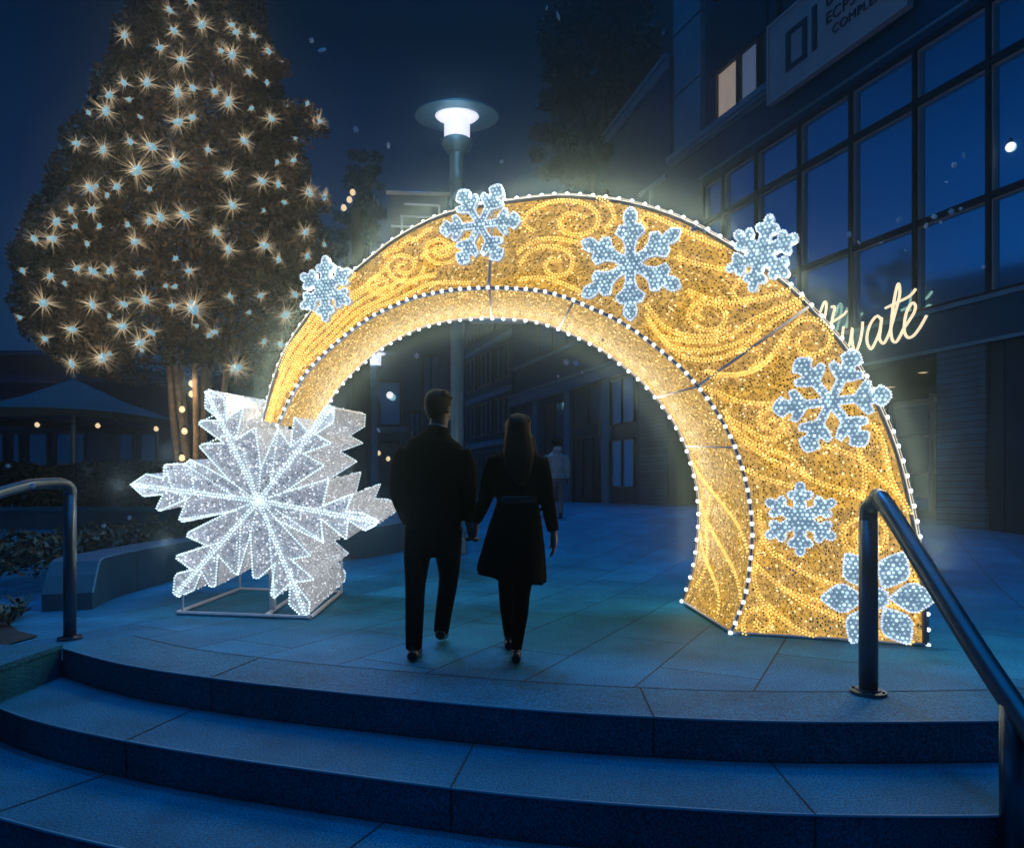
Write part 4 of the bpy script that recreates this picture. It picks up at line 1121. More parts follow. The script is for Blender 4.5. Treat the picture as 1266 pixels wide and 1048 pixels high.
neon([(730,470),(690,430),(640,480),(605,570),(602,660),(635,715),(675,650),(710,560),(728,450),(715,560),(710,630),(742,668),(775,620),(800,560)], 'letter')
neon([(800,560),(840,420),(880,270),(885,190),(873,150),(855,200),(830,330),(815,450),(808,560),(822,640),(852,655),(885,610),(912,550)], 'letter')
neon([(760,362),(850,318),(970,258),(1025,195)], 'crossbar')
neon([(912,550),(960,480),(1010,400),(1022,340),(995,318),(955,370),(930,460),(925,560),(955,615),(1005,600),(1060,530),(1095,470),(1120,425)], 'letter')
# sign board
sb = empty('company_sign', FPt(FY(1050), 12.5)); tag(sb, 'rectangular sign board with dark letters high on the office building', 'sign')
YA, YB = FY(1133), FY(962)
zs0, zs1 = fz(962, 129), fz(962, 51)
zs0 = (fz(962, 129) + fz(1131, 10)) / 2 - .03
zs1 = zs0 + 1.95
bm = bmn(); fbox(bm, YA, YB, zs0, zs1, .18, .30); obj('board', bm, 'signboard', sb)
bm = bmn()
fbox(bm, YA - .05, YB + .05, zs1, zs1 + .06, .16, .34); fbox(bm, YA - .05, YB + .05, zs0 - .06, zs0, .16, .34); fbox(bm, YB, YB + .05, zs0, zs1, .16, .34); fbox(bm, YA - .05, YA, zs0, zs1, .16, .34)
obj('board_edge', bm, 'frame_edge', sb)
bm = bmn()
def sbar(u0, u1, v0, v1):                        # u from the far end of the board towards the near end
    fbox(bm, YB - u1, YB - u0, zs0 + v0, zs0 + v1, .302, .325)
sbar(.55, .70, .45, 1.45); sbar(1.05, 1.20, .45, 1.45); sbar(.70, 1.05, .45, .58); sbar(.70, 1.05, 1.32, 1.45); sbar(1.34, 1.48, .48, 1.55)
obj('monogram', bm, 'sign_ink', sb)
def text(body, size, u, v):
    cu = bpy.data.curves.new('lettering', 'FONT'); cu.body = body; cu.size = size; cu.extrude = .012; cu.space_character = 1.05
    me = bpy.data.objects.new('tmp', cu); C.objects.link(me)
    dg = bpy.context.evaluated_depsgraph_get(); mesh = bpy.data.meshes.new_from_object(me.evaluated_get(dg)); bpy.data.objects.remove(me)
    ex = (FPt(0, 0) - FPt(1, 0)).normalized(); ez = Vector((0, 0, 1)); o0 = FPt(YB - u, zs0 + v, .318)
    for vt in mesh.vertices: vt.co = o0 + ex * vt.co.x + ez * vt.co.y + FN * vt.co.z
    o = bpy.data.objects.new('lettering', mesh); C.objects.link(o); mesh.materials.append(M['sign_ink'])
    o.parent = sb; o.matrix_parent_inverse = Matrix.Translation(-sb.location)
text('bim', .52, 1.72, 1.28); text('ECPSTECA', .38, 1.72, .86); text('COMPLEXER', .29, 1.9, .52)
# globe lights, downlights
def globe(px, py, P_, r, label):
    root = empty('globe_lamp', P_); tag(root, label, 'lamp')
    bm = bmn(); lathe(bm, [(r * math.sin(math.pi * k / 10), -r * math.cos(math.pi * k / 10)) for k in range(11)], 20, P_); obj('globe', bm, 'white_bulb', root, True)
    return root
p_ = FPt(FY(1243), fz(1243, 180), -.15); g_ = globe(0, 0, p_, .085, 'small bright white globe lamp on the tall office window')
bm = bmn(); tube(bm, [p_ + FN * .02 + Vector((0, 0, .07)), p_ + FN * .02 + Vector((0, 0, .16)), p_ + Vector((0, 0, .16))], .015, 6); obj('bracket', bm, 'frame_dark', g_)
p_ = Vector((lx(484), Yl - .5, lz(490))); g_ = globe(0, 0, p_, .19, 'white globe lamp on the plain building left of the man')
bm = bmn(); tube(bm, [p_, p_ + Vector((0, .3, .25))], .03, 6); obj('bracket', bm, 'frame_dark', g_)
for px, py in ((1102, 478), (1141, 460)):
    Y = FY(px) ; z = zS - .083
    a = at(px, py, 1) - Vector((0, 0, H)); k = (z - H) / a.z; p = Vector((a.x * k, a.y * k, z))
    bm = bmn(); lathe(bm, [(0, -.012), (.10, -.012), (.10, 0), (0, 0)], 16, p); o = obj('downlight', bm, 'warm_bulb')
    bm = bmn(); lathe(bm, [(.10, -.014), (.13, -.014), (.13, .0), (.10, .0)], 16, p); r_ = obj('trim_ring', bm, 'frame_dark', o); r_.matrix_parent_inverse = Matrix.Identity(4)
    tag(o, 'small warm round downlight in the entrance ceiling under the neon sign', 'downlight', 'entrance downlights')
# festoon under the arch left
bm = bmn(); Yf = 23.5
fp = [at(418, 508, Yf), at(430, 503, Yf), at(448, 562, Yf), at(468, 558, Yf), at(480, 565, Yf), at(505, 560, Yf)]
tube(bm, [at(400, 556, Yf), at(448, 560, Yf), at(468, 556, Yf), at(480, 563, Yf), at(520, 552, Yf)], .012, 5)
tag(obj('festoon_cable', bm, 'frame_dark'), 'thin cable of warm bulbs strung below the distant lamp', 'cable')
for i, (px, py) in enumerate(((448, 564), (468, 560), (480, 567))):
    small_bulb('festoon_bulb', px, py, Yf, .075, 'warm_bulb', 'small warm bulb on the cable below the distant lamp', 'festoon bulbs under the arch')

# ------------------------------------------------------------------ left: parasol, hedge, walls, planter
Yp = 15.5
par = empty('cafe_parasol', at(91, 605, Yp)); par.location.z = gz(Yp); tag(par, 'large dark square cafe parasol on a single pole behind the hedge', 'parasol')
ap = at(91, 468, Yp)
rim = []
bm = bmn(); a0 = bm.verts.new(ap)
hw = 2.65
prev = None; rv = []
corner = [(-hw, -.4), (0.25, -hw * 1.0), (hw * .86, .3), (-.1, hw)]
per = []
for i in range(4):
    c0, c1 = corner[i], corner[(i + 1) % 4]
    for k in range(6):
        t = k / 6; sag = .10 * math.sin(math.pi * t)
        per.append(Vector((ap.x + c0[0] + (c1[0] - c0[0]) * t, ap.y + c0[1] + (c1[1] - c0[1]) * t, ap.z - .95 + sag)))
r1 = [bm.verts.new(ap.lerp(p, .5) + Vector((0, 0, -.07))) for p in per]; r2 = [bm.verts.new(p) for p in per]; r3 = [bm.verts.new(p + Vector((0, 0, -.16 - .03 * math.sin(i * 1.3)))) for i, p in enumerate(per)]
n = len(per)
for i in range(n):
    j = (i + 1) % n
    bm.faces.new((a0, r1[i], r1[j])); bm.faces.new((r1[i], r2[i], r2[j], r1[j])); bm.faces.new((r2[i], r3[i], r3[j], r2[j]))
obj('canopy', bm, 'canvas', par)
bm = bmn(); tube(bm, [(ap.x, ap.y, gz(Yp)), (ap.x, ap.y, ap.z + .1)], .06, 10); obj('pole', bm, 'lamp_metal', par)
bm = bmn()
for i in (0, 6, 12, 18): tube(bm, [ap + Vector((0, 0, -.35)), per[i] + Vector((0, 0, -.03))], .022, 5)
obj('rib', bm, 'frame_dark', par)
bm = bmn(); tube(bm, [at(-60, 520, Yp - .6), at(46, 523, Yp - .6), at(121, 524, Yp - .6), at(193, 528, Yp - .6), at(260, 520, Yp - .6)], .012, 5)
tag(obj('festoon_cable', bm, 'frame_dark'), 'thin cable of warm bulbs strung under the parasol', 'cable')
for px, py in ((46, 524), (121, 525), (193, 529)):
    small_bulb('festoon_bulb', px, py + 1, Yp - .6, .05, 'warm_bulb', 'small warm bulb on the cable under the parasol', 'festoon bulbs under the parasol')
rg = random.Random(11)
bm = bmn(); pts = []
xa, xb = at(-60, 0, 14.3).x, at(262, 0, 14.3).x
while len(pts) < 14000:
    x = rg.uniform(xa, xb); y = rg.uniform(13.6, 14.9); 
    top = 1.63 + .16 * noise.noise(Vector((x * .9, y, 0))) + .1 * noise.noise(Vector((x * 3, y * 2, 4)))
    z = .6 + (top - .6) * (1 - rg.random() ** 1.6)
    pts.append(Vector((x, y, z)))
leaves(bm, pts, .035, .09, rg)
hd = empty('hedge', ((xa + xb) / 2, 14.2, .3)); tag(hd, 'low clipped dark hedge behind the planter wall, under the parasol', 'hedge'); obj('foliage', bm, 'leaf_hedge', hd)
bm = bmn()
for k in range(14): x = xa + (xb - xa) * (k + .5) / 14; tube(bm, [(x, 14.2, .2), (x + .1, 14.2, 1.3)], [.03, .012], 5)
obj('stems', bm, 'bark_dark', hd)
bm = bmn(); box(bm, (xa, 13.3, .0), (at(270, 0, 13.4).x, 13.58, .72)); wl = obj('garden_wall', bm, 'stone'); tag(wl, 'long low stone wall in front of the dark hedge', 'wall')
bm = bmn(); box(bm, (xa, 13.24, .722), (at(270, 0, 13.4).x + .03, 13.62, .80)); obj('coping', bm, 'coping', wl)
# curved planter
pc = [(-4.0, 6.55), (-4.16, 7.2), (-4.17, 8.0), (-4.05, 8.7), (-3.6, 9.25), (-3.0, 9.6), (-2.4, 9.95), (-1.9, 10.5), (-1.62, 11.2), (-1.6, 12.2)]
pcl = resample(catmull(v2(pc), 8), 60)
inn_ = offset(pcl, -.42)
bm = bmn()
def ht(i): return .44 * ss((i + 1.5) / 4) + .02
rowsv = []
for i in range(60):
    g = gz(pcl[i].y); h = ht(i)
    rowsv.append([bm.verts.new((pcl[i].x, pcl[i].y, g - .05)), bm.verts.new((pcl[i].x, pcl[i].y, g + h)), bm.verts.new((inn_[i].x, inn_[i].y, g + h)), bm.verts.new((inn_[i].x, inn_[i].y, g - .05))])
for a, b in zip(rowsv, rowsv[1:]):
    for k in range(3): bm.faces.new((a[k], a[k + 1], b[k + 1], b[k]))
bm.faces.new(rowsv[0]); bm.faces.new(rowsv[-1][::-1])
bmesh.ops.recalc_face_normals(bm, faces=bm.faces)
pw = obj('planter_wall', bm, 'stone'); tag(pw, 'curved pale stone seat wall behind the giant snowflake', 'wall')
bm = bmn()
tube(bm, [(p.x + .003, p.y, gz(p.y) + ht(i) - .005) for i, p in enumerate(pcl)], .010, 6); obj('pale_edge', bm, 'ledge', pw)  # paler line along the top front edge
bm = bmn()
for i in (10, 20, 30, 38, 46, 53):
    t = (pcl[i + 1] - pcl[i]).normalized(); w = t * .006; nn = Vector((t.y, -t.x, 0)) * .004; g = gz(pcl[i].y)
    a = pcl[i] + nn
    bm.faces.new([bm.verts.new(x) for x in (Vector((*(a - w).xy, g)), Vector((*(a + w).xy, g)), Vector((*(a + w).xy, g + .44)), Vector((*(a - w).xy, g + .44)))])
obj('stone_joints', bm, 'joint', pw)
bm = bmn(); pts = []
for _ in range(9000):
    i = rg.randrange(6, 59); d = rg.random() ** .7 * 1.7
    q = inn_[i] + (inn_[i] - pcl[i]).normalized() * d
    if q.y > 13.1: continue
    pts.append(Vector((q.x, q.y, gz(q.y) + .25 + rg.random() * (.32 + .18 * noise.noise(q * 1.3)))))
leaves(bm, pts, .03, .075, rg)
tag(obj('ground_cover', bm, 'leaf_hedge'), kind='stuff')
# corner bed with small plants by the left rail
bm = bmn()
bed = [(-3.66, 5.32), (-3.70, 4.7), (-3.70, 3.0), (-6.5, 3.0), (-6.5, 6.6), (-4.6, 6.6), (-4.45, 6.2), (-4.2, 5.75), (-3.95, 5.5)]
f = bm.faces.new([bm.verts.new((x, y, .012)) for x, y in bed]); 
tag(obj('planting_bed_soil', bm, 'soil'), kind='structure')
def plant(x, y, h, seed, label):
    rg2 = random.Random(seed); root = empty('bedding_plant', (x, y, .012)); tag(root, label, 'plant', 'small plants in the corner bed')
    bm = bmn()
    for k in range(14):
        a = rg2.uniform(0, 6.28); L_ = h * rg2.uniform(.6, 1.1); d = Vector((math.cos(a), math.sin(a), 0))
        pts = [Vector((x, y, .012)) + d * (L_ * .5 * t ** 1.4) + Vector((0, 0, L_ * (t - .45 * t * t * t))) for t in (0, .35, .7, 1)]
        s = Vector((-d.y, d.x, 0))
        for (p, q, w0, w1) in ((pts[0], pts[1], .006, .018), (pts[1], pts[2], .018, .016), (pts[2], pts[3], .016, .001)):
            bm.faces.new([bm.verts.new(v_) for v_ in (p - s * w0, p + s * w0, q + s * w1, q - s * w1)])
    obj('leaves', bm, 'leaf_hedge', root)
for k in range(46):
    y = rg.uniform(4.6, 6.3); x = -3.78 - max(0, y - 5.3) * .7 - rg.random() ** 1.3 * 1.1
    plant(x, y, rg.uniform(.16, .34), 40 + k, 'small leafy bedding plant in the corner bed beside the left handrail')

# ------------------------------------------------------------------ people
def loft(bm, rings, seg=16):
    """rings: (centre, rx, ry[, axis x-vector]) ; closed at the ends"""
    RV = []
    n = len(rings)
    for i, rg_ in enumerate(rings):
        c, rx, ry = Vector(rg_[0]), rg_[1], rg_[2]
        d = (Vector(rings[min(i + 1, n - 1)][0]) - Vector(rings[max(i - 1, 0)][0])).normalized()
        ax = Vector((1, 0, 0)) if abs(d.x) < .9 else Vector((0, 0, 1))
        ax = (ax - d * ax.dot(d)).normalized(); ay = d.cross(ax).normalized()
        RV.append([bm.verts.new(c + ax * rx * math.cos(2*math.pi*k/seg) + ay * ry * math.sin(2*math.pi*k/seg)) for k in range(seg)])
    for p, q in zip(RV, RV[1:]):
        for k in range(seg): bm.faces.new((p[k], p[(k+1) % seg], q[(k+1) % seg], q[k]))
    bm.faces.new(RV[0][::-1]); bm.faces.new(RV[-1])
def fuse(o, vox, sm=6):
    r = o.modifiers.new('fuse', 'REMESH'); r.mode = 'VOXEL'; r.voxel_size = vox; r.use_smooth_shade = True
    s = o.modifiers.new('soft', 'SMOOTH'); s.factor = .5; s.iterations = sm
def ball(bm, c, rx, ry, rz, seg=18):
    c = Vector(c); rings = []
    loft(bm, [((c.x, c.y, c.z - rz * math.cos(math.pi * k / 10)), max(.001, rx * math.sin(math.pi * k / 10)), max(.001, ry * math.sin(math.pi * k / 10))) for k in range(11)], seg)
def limb(bm, pts, rad, seg=12):
    pl = catmull(pts, 4); n = len(pl)
    rr = []
    m = len(rad) - 1
    for i in range(n):
        t = i / (n - 1) * m; k = min(m - 1, int(t)); rr.append(rad[k] + (rad[k + 1] - rad[k]) * (t - k))
    loft(bm, [(p, r, r) for p, r in zip(pl, rr)], seg)
def hand(bm, wrist, d, palm_n, curl, side, L_=.18):
    """palm and five fingers; d points from wrist to knuckles, palm_n out of the palm"""
    d = d.normalized(); palm_n = (palm_n - d * palm_n.dot(d)).normalized(); s = d.cross(palm_n).normalized() * side
    k0 = wrist + d * .085
    for t in (-1, -.35, .35, 1):
        limb(bm, [wrist + s * .016 * t, wrist + d * .045 + s * .026 * t, k0 + s * .031 * t], [.019, .022, .016], 10)
    for t, fl in ((-1, .066), (-.35, .078), (.35, .073), (1, .058)):
        p = k0 + s * .031 * t; dd = d; pn = palm_n; pts = [p]
        for seg_, c_ in ((.45, curl * .6), (.32, curl), (.23, curl * .8)):
            dd, pn = (dd * math.cos(c_) + pn * math.sin(c_)).normalized(), (pn * math.cos(c_) - dd * math.sin(c_)).normalized()
            p = p + dd * fl * seg_; pts.append(p)
        limb(bm, pts, [.0105, .0100, .0092, .0075], 8)
    b = wrist + d * .03 - s * .028
    limb(bm, [b, b - s * .022 + d * .022 + palm_n * .012, b - s * .026 + d * .052 + palm_n * .025, b - s * .018 + d * .074 + palm_n * .035], [.015, .0125, .011, .008], 8)
def head(bm, c, turn, s=1.0):
    """skull, jaw, nose, ears, lips; turn: rotation about z (0 looks away from the camera)"""
    q = Matrix.Rotation(turn, 3, 'Z'); c = Vector(c)
    def T(x, y, z): return c + q @ Vector((x * s, y * s, z * s))
    tmp = bmesh.new()
    ball(tmp, (0, -.012, .022), .076, .096, .098); ball(tmp, (0, .028, -.045), .058, .066, .068); ball(tmp, (0, .058, -.085), .032, .030, .024)
    limb(tmp, [(0, .094, .022), (0, .108, -.002), (0, .112, -.018)], [.010, .013, .015], 8)
    ball(tmp, (0, .090, -.047), .024, .012, .006); ball(tmp, (0, .088, -.057), .022, .012, .007)
    for sx in (-1, 1):
        ball(tmp, (sx * .077, -.004, -.008), .010, .022, .032, 10); ball(tmp, (sx * .03, .082, .014), .014, .010, .010, 10); ball(tmp, (sx * .03, .085, .030), .022, .010, .006, 10)
    for v in tmp.verts: v.co = T(*v.co)
    me = bpy.data.meshes.new('t'); tmp.to_mesh(me); tmp.free(); bm.from_mesh(me); bpy.data.meshes.remove(me)

def W(px, py, Y, dy=0): return at(px, py, Y + dy) if not dy else Vector((((px - CX) / F * Y), Y + dy, H + (HY - py) / F * Y))
# --- man
YM = 4.61
def m_(px, py, dy=0): return W(px, py, YM, dy)
man = empty('person', (m_(530, 815).x, YM, .004)); tag(man, 'man in dark suit jacket seen from behind, holding hands with the woman', 'person')
lank, rank = Vector(((511.5 - CX) / F * 4.60, 4.60, .085)), Vector(((545 - CX) / F * 4.98, 5.0, .115))
lhip, rhip = m_(520, 652), m_(553, 652)
lkn = Vector((m_(513, 735).x, YM + .02, .50)); rkn = Vector((m_(551, 733).x, YM + .22, .52))
bm = bmn()
head(bm, m_(543, 505, .01), R(-28), 1.0)
loft(bm, [(m_(541, 540, -.01), .068, .066), (m_(542, 524, 0), .060, .062), (m_(543, 512, .005), .056, .060)])
loft(bm, [(m_(536, 668), .13, .10), (m_(536, 640), .165, .115), (m_(536, 605), .145, .10), (m_(537, 575), .175, .115), (m_(538, 552), .18, .10), (m_(540, 540), .10, .075)])
limb(bm, [lhip, lkn, lank], [.078, .055, .038]); limb(bm, [rhip, rkn, rank], [.078, .055, .038])
HH = m_(579.5, 648)
limb(bm, [m_(501, 556), m_(494, 606, -.02), m_(505, 643, .10)], [.052, .041, .03]); limb(bm, [m_(573, 556), m_(579, 606), HH], [.052, .041, .028])
hand(bm, HH, Vector((.16, .04, -1)), Vector((1, .12, 0)), .98, 1)
hand(bm, m_(505, 643, .10), Vector((.25, .5, -.8)), Vector((1, 0, 0)), .5, -1)
for an, yw in ((lank, 0), (rank, 0)): limb(bm, [an + Vector((0, -.03, -.02)), an + Vector((0, .08, -.05)), an + Vector((0, .17, -.062))], [.036, .034, .02])
o = obj('body', bm, 'skin', man); fuse(o, .0065, 3)
bm = bmn()
loft(bm, [(m_(537, 679, .0), .182, .135), (m_(536.5, 660), .184, .135), (m_(536, 640), .182, .135), (m_(536, 615), .175, .125), (m_(536, 590), .186, .13), (m_(537, 570), .198, .135), (m_(538, 556), .206, .125), (m_(538, 546), .175, .115), (m_(540, 538), .105, .09), (m_(541, 530), .074, .079), (m_(541.5, 526.5), .069, .074)], 24)
limb(bm, [m_(505, 557), m_(497, 575), m_(494.5, 607, -.02), m_(499, 630, .04), m_(505, 645, .09)], [.070, .076, .066, .058, .055]); limb(bm, [m_(569, 557), m_(575, 576), m_(579, 607), m_(580.5, 630), m_(580, 645)], [.070, .074, .060, .046, .037])
o = obj('suit_jacket', bm, 'cloth_black', man); fuse(o, .011, 5)
bm = bmn(); loft(bm, [(m_(541, 531), .066, .070), (m_(541.5, 527), .064, .068), (m_(542, 524.5), .062, .066)], 20); obj('shirt_collar', bm, 'shirt', man, True)
bm = bmn()
loft(bm, [(m_(536, 688), .12, .1), (m_(536, 668), .165, .125), (m_(536, 645), .17, .125)], 20)
limb(bm, [lhip + Vector((-.005, 0, 0)), lkn.lerp(lhip, .5) + Vector((-.005, 0, 0)), lkn, lank.lerp(lkn, .4), lank + Vector((0, 0, -.015))], [.105, .092, .070, .062, .056]); limb(bm, [rhip, rkn.lerp(rhip, .5), rkn, rank.lerp(rkn, .4), rank + Vector((0, 0, -.01))], [.105, .092, .070, .062, .056])
o = obj('trousers', bm, 'cloth_navy', man); fuse(o, .011, 4)
def shoe(an, parent, lift=0, w=.042):
    bm = bmn()
    h0 = Vector((0, -.065, -.048 + lift)); t0 = Vector((0, .19, -.062))
    loft(bm, [(an + h0 + Vector((0, -.015, 0)), .018, .018), (an + h0, w * .9, .036), (an + Vector((0, 0, -.035 + lift * .6)), w, .048), (an + Vector((0, .09, -.055)), w * 1.12, .030), (an + t0, w * .95, .022), (an + t0 + Vector((0, .035, 0)), w * .4, .010)], 14)
    loft(bm, [(an + Vector((0, -.01, -.03)), w * .95, .05), (an + Vector((0, -.005, .02)), w * .95, .05)], 14)
    o = obj('shoe', bm, 'shoe', parent); fuse(o, .007, 3)
shoe(lank, man); shoe(rank, man, .03)
def hairball(c, turn, s, parent, long_=None):
    q = Matrix.Rotation(turn, 3, 'Z'); tmp = bmesh.new()
    ball(tmp, (0, -.020, .034), .087, .103, .100); ball(tmp, (0, -.058, -.02), .070, .052, .058); ball(tmp, (0, .035, .085), .066, .06, .045)
    rg3 = random.Random(5)
    for k in range(26):
        a = rg3.uniform(0, 6.28); r_ = rg3.uniform(.02, .08); ball(tmp, (r_ * math.cos(a), -.01 + r_ * math.sin(a), .118 + rg3.uniform(-.02, .012) - r_ * .35), .02, .024, .016, 8)
    for v in tmp.verts: v.co = Vector(c) + q @ (Vector(v.co) * s)
    if long_: long_(tmp)
    o = obj('hair', tmp, 'hair_dark', parent); fuse(o, .008, 3)
hairball(m_(543, 505, .01), R(-28), 1.0, man)
# --- woman
YW = 4.44
def w_(px, py, dy=0): return W(px, py, YW, dy)
wom = empty('person', (w_(636, 815).x, YW, .004)); tag(wom, 'woman in dark belted coat with long hair, seen from behind beside the man', 'person')
wl_, wr_ = Vector(((629 - CX) / F * 4.83, 4.84, .10)), Vector(((638 - CX) / F * 4.42, 4.43, .095))
whl, whr = w_(627, 690), w_(646, 690)
wkl, wkr = Vector((w_(626, 735).x, YW + .20, .46)), Vector((w_(645, 735).x, YW + .03, .46))
WH = m_(588.5, 647, -.012)
bm = bmn()
head(bm, w_(640, 536, .01), R(0), .94)
loft(bm, [(w_(640, 572), .058, .055), (w_(640, 556), .047, .05), (w_(640, 545), .044, .048)])
loft(bm, [(w_(637, 690), .10, .08), (w_(637, 670), .14, .10), (w_(639, 617), .11, .085), (w_(639, 590), .135, .095), (w_(639, 567), .14, .085), (w_(640, 557), .07, .06)])
limb(bm, [w_(628, 680), wkl, wkl.lerp(wl_, .35) + Vector((0, -.02, 0)), wl_], [.060, .042, .040, .022]); limb(bm, [w_(648, 680), wkr, wkr.lerp(wr_, .35) + Vector((0, -.02, 0)), wr_], [.060, .043, .041, .023])
limb(bm, [w_(612, 567), w_(600, 612, .02), WH], [.042, .033, .024])
RH = w_(684.5, 659)
limb(bm, [w_(667, 567), w_(676, 612), RH], [.042, .033, .024])
hand(bm, WH, Vector((-.16, -.03, -1)), Vector((-1, -.12, .05)), .98, -1)
hand(bm, RH, Vector((.05, .05, -1)), Vector((-1, .2, 0)), .35, -1)
for an in (wl_, wr_): limb(bm, [an + Vector((0, -.03, -.02)), an + Vector((0, .08, -.06)), an + Vector((0, .15, -.075))], [.030, .028, .018])
o = obj('body', bm, 'skin', wom); fuse(o, .0065, 3)
bm = bmn()
for pts, rad in (([w_(628, 672), w_(627.5, 700, .04), wkl, wkl.lerp(wl_, .35) + Vector((0, -.025, 0)), wl_], [.085, .074, .054, .053, .031]), ([w_(648, 672), w_(647.5, 700, .01), wkr, wkr.lerp(wr_, .35) + Vector((0, -.025, 0)), wr_], [.087, .076, .056, .055, .032])): limb(bm, pts, rad)
o = obj('tights', bm, 'cloth_black', wom); fuse(o, .009, 3)
bm = bmn(); seg = 40; RV = []
for (px, py, rx, ry) in ((640, 553, .062, .06), (640, 558, .115, .085), (639, 564, .162, .105), (639, 575, .168, .115), (639, 592, .152, .112), (639, 610, .135, .10), (639.5, 617, .128, .097), (639, 626, .140, .105), (637, 650, .172, .135), (634.5, 680, .200, .165), (632, 705, .218, .19), (631.5, 714, .221, .195)):
    c = w_(px, py); t = (py - 617) / 97
    ring = []
    for k in range(seg):
        a = 2 * math.pi * k / seg; f = 1 + (.055 * math.sin(a * 7 + 1) + .03 * math.sin(a * 11)) * max(0, t)
        dz = -(math.cos(a) * .035) * max(0, t) ** 2
        ring.append(bm.verts.new(c + Vector((rx * f * math.cos(a), ry * f * math.sin(a), dz + .012 * math.sin(a * 7) * max(0, t)))))
    RV.append(ring)
for p, q in zip(RV, RV[1:]):
    for k in range(seg): bm.faces.new((p[k], p[(k+1) % seg], q[(k+1) % seg], q[k]))
bm.faces.new(RV[0]); bm.faces.new(RV[-1][::-1])
limb(bm, [w_(614, 567), w_(607, 588), w_(600.5, 614, .02), w_(594, 632, .06), WH + Vector((.004, 0, .02))], [.062, .060, .050, .040, .033]); limb(bm, [w_(666, 567), w_(671, 588), w_(676, 613), w_(681, 640), w_(684, 656)], [.062, .060, .052, .044, .040])
o = obj('coat', bm, 'cloth_coat', wom); fuse(o, .010, 4)
bm = bmn(); loft(bm, [(w_(639.5, 622), .137, .104), (w_(639.5, 617), .136, .104), (w_(639.5, 613), .138, .104)], 30); obj('belt', bm, 'shoe', wom, True)
def mane(tmp):
    rg4 = random.Random(9)
    loft(tmp, [(w_(640, 532, -.02), .080, .085), (w_(640.5, 545, -.045), .092, .075), (w_(641, 560, -.075), .098, .055), (w_(641, 575, -.095), .092, .042), (w_(642, 590, -.10), .070, .032), (w_(642, 600, -.10), .03, .02)], 18)
    for k in range(34):
        a = rg4.uniform(-1, 1); x = 640.5 + a * 15; y1 = rg4.uniform(572, 606) - abs(a) * 12
        limb(tmp, [w_(640 + a * 13, 530, -.05 + .05 * abs(a)), w_(x + 1, 552, -.085 + .06 * abs(a)), w_(x + a * 4 + rg4.uniform(-2, 2), y1, -.125 + .06 * abs(a))], [.016, .018, .006], 6)
    limb(tmp, [w_(655, 540, 0), w_(659, 556, .0), w_(661, 572, -.02), w_(660, 584, -.03)], [.03, .026, .018, .006], 8)
hairball(w_(640, 536, .01), R(0), .98, wom, mane)
shoe(wl_, wom, 0, .034); shoe(wr_, wom, .02, .034)
# --- distant pedestrian
YP = 15.2; gp = gz(YP)
ped = empty('person', at(688, 600, YP)); ped.location.z = gp; tag(ped, 'distant person in pale hooded jacket walking away under the arch', 'person')
PX = (688 - CX) / F * YP
def q_(x, y, z): return Vector((PX + x, YP + y, gp + z))
bm = bmn(); head(bm, q_(.02, 0, 1.62), 0, 1.0)
loft(bm, [(q_(.02, 0, 1.40), .065, .06), (q_(.02, 0, 1.55), .055, .055)])
loft(bm, [(q_(0, 0, .82), .14, .1), (q_(0, 0, 1.05), .14, .1), (q_(0, 0, 1.3), .17, .11), (q_(.01, 0, 1.44), .09, .07)])
for s in (-1, 1):
    limb(bm, [q_(.09 * s, 0, .9), q_(.09 * s, .06 * s, .5), q_(.085 * s, -.08 * s, .09)], [.085, .058, .04]); limb(bm, [q_(.19 * s, 0, 1.38), q_(.25 * s, -.02, 1.1), q_(.24 * s, .06, .86)], [.05, .04, .03])
    hand(bm, q_(.24 * s, .06, .86), Vector((0, .1, -1)), Vector((-s, 0, 0)), .4, s); limb(bm, [q_(.085 * s, -.1 * s, .06), q_(.085 * s, -.08 * s + .17, .035)], [.038, .025])
o = obj('body', bm, 'skin', ped); fuse(o, .012, 2)
bm = bmn(); loft(bm, [(q_(0, 0, .86), .19, .14), (q_(0, 0, .95), .185, .135), (q_(0, 0, .97), .17, .125), (q_(0, 0, 1.15), .19, .13), (q_(0, 0, 1.34), .21, .13), (q_(.01, 0, 1.44), .12, .10), (q_(.02, 0, 1.5), .09, .09)], 18)
for s in (-1, 1): limb(bm, [q_(.18 * s, 0, 1.37), q_(.25 * s, -.02, 1.1), q_(.245 * s, .06, .88)], [.075, .065, .05])
ball(bm, q_(.02, -.07, 1.5), .11, .08, .08)
o = obj('jacket', bm, 'cloth_grey', ped); fuse(o, .015, 3)
bm = bmn(); loft(bm, [(q_(0, 0, .78), .13, .11), (q_(0, 0, .92), .165, .12)], 16)
for s in (-1, 1): limb(bm, [q_(.09 * s, 0, .88), q_(.09 * s, .06 * s, .5), q_(.085 * s, -.08 * s, .08)], [.10, .075, .062])
o = obj('jeans', bm, 'cloth_jean', ped); fuse(o, .015, 3)
bm = bmn()
for k in range(40):
    a = rg.uniform(0, 6.28); e = rg.uniform(-.4, 1.5); ball(bm, q_(.02 + .095 * math.cos(a) * math.cos(e), .1 * math.sin(a) * math.cos(e) - .02, 1.65 + .10 * math.sin(e)), .035, .035, .03, 8)
ball(bm, q_(.02, -.03, 1.66), .09, .10, .09)
o = obj('hair', bm, 'hair_dark', ped); fuse(o, .014, 2)
for s in (-1, 1): shoe(q_(.085 * s, -.08 * s, .09), ped)

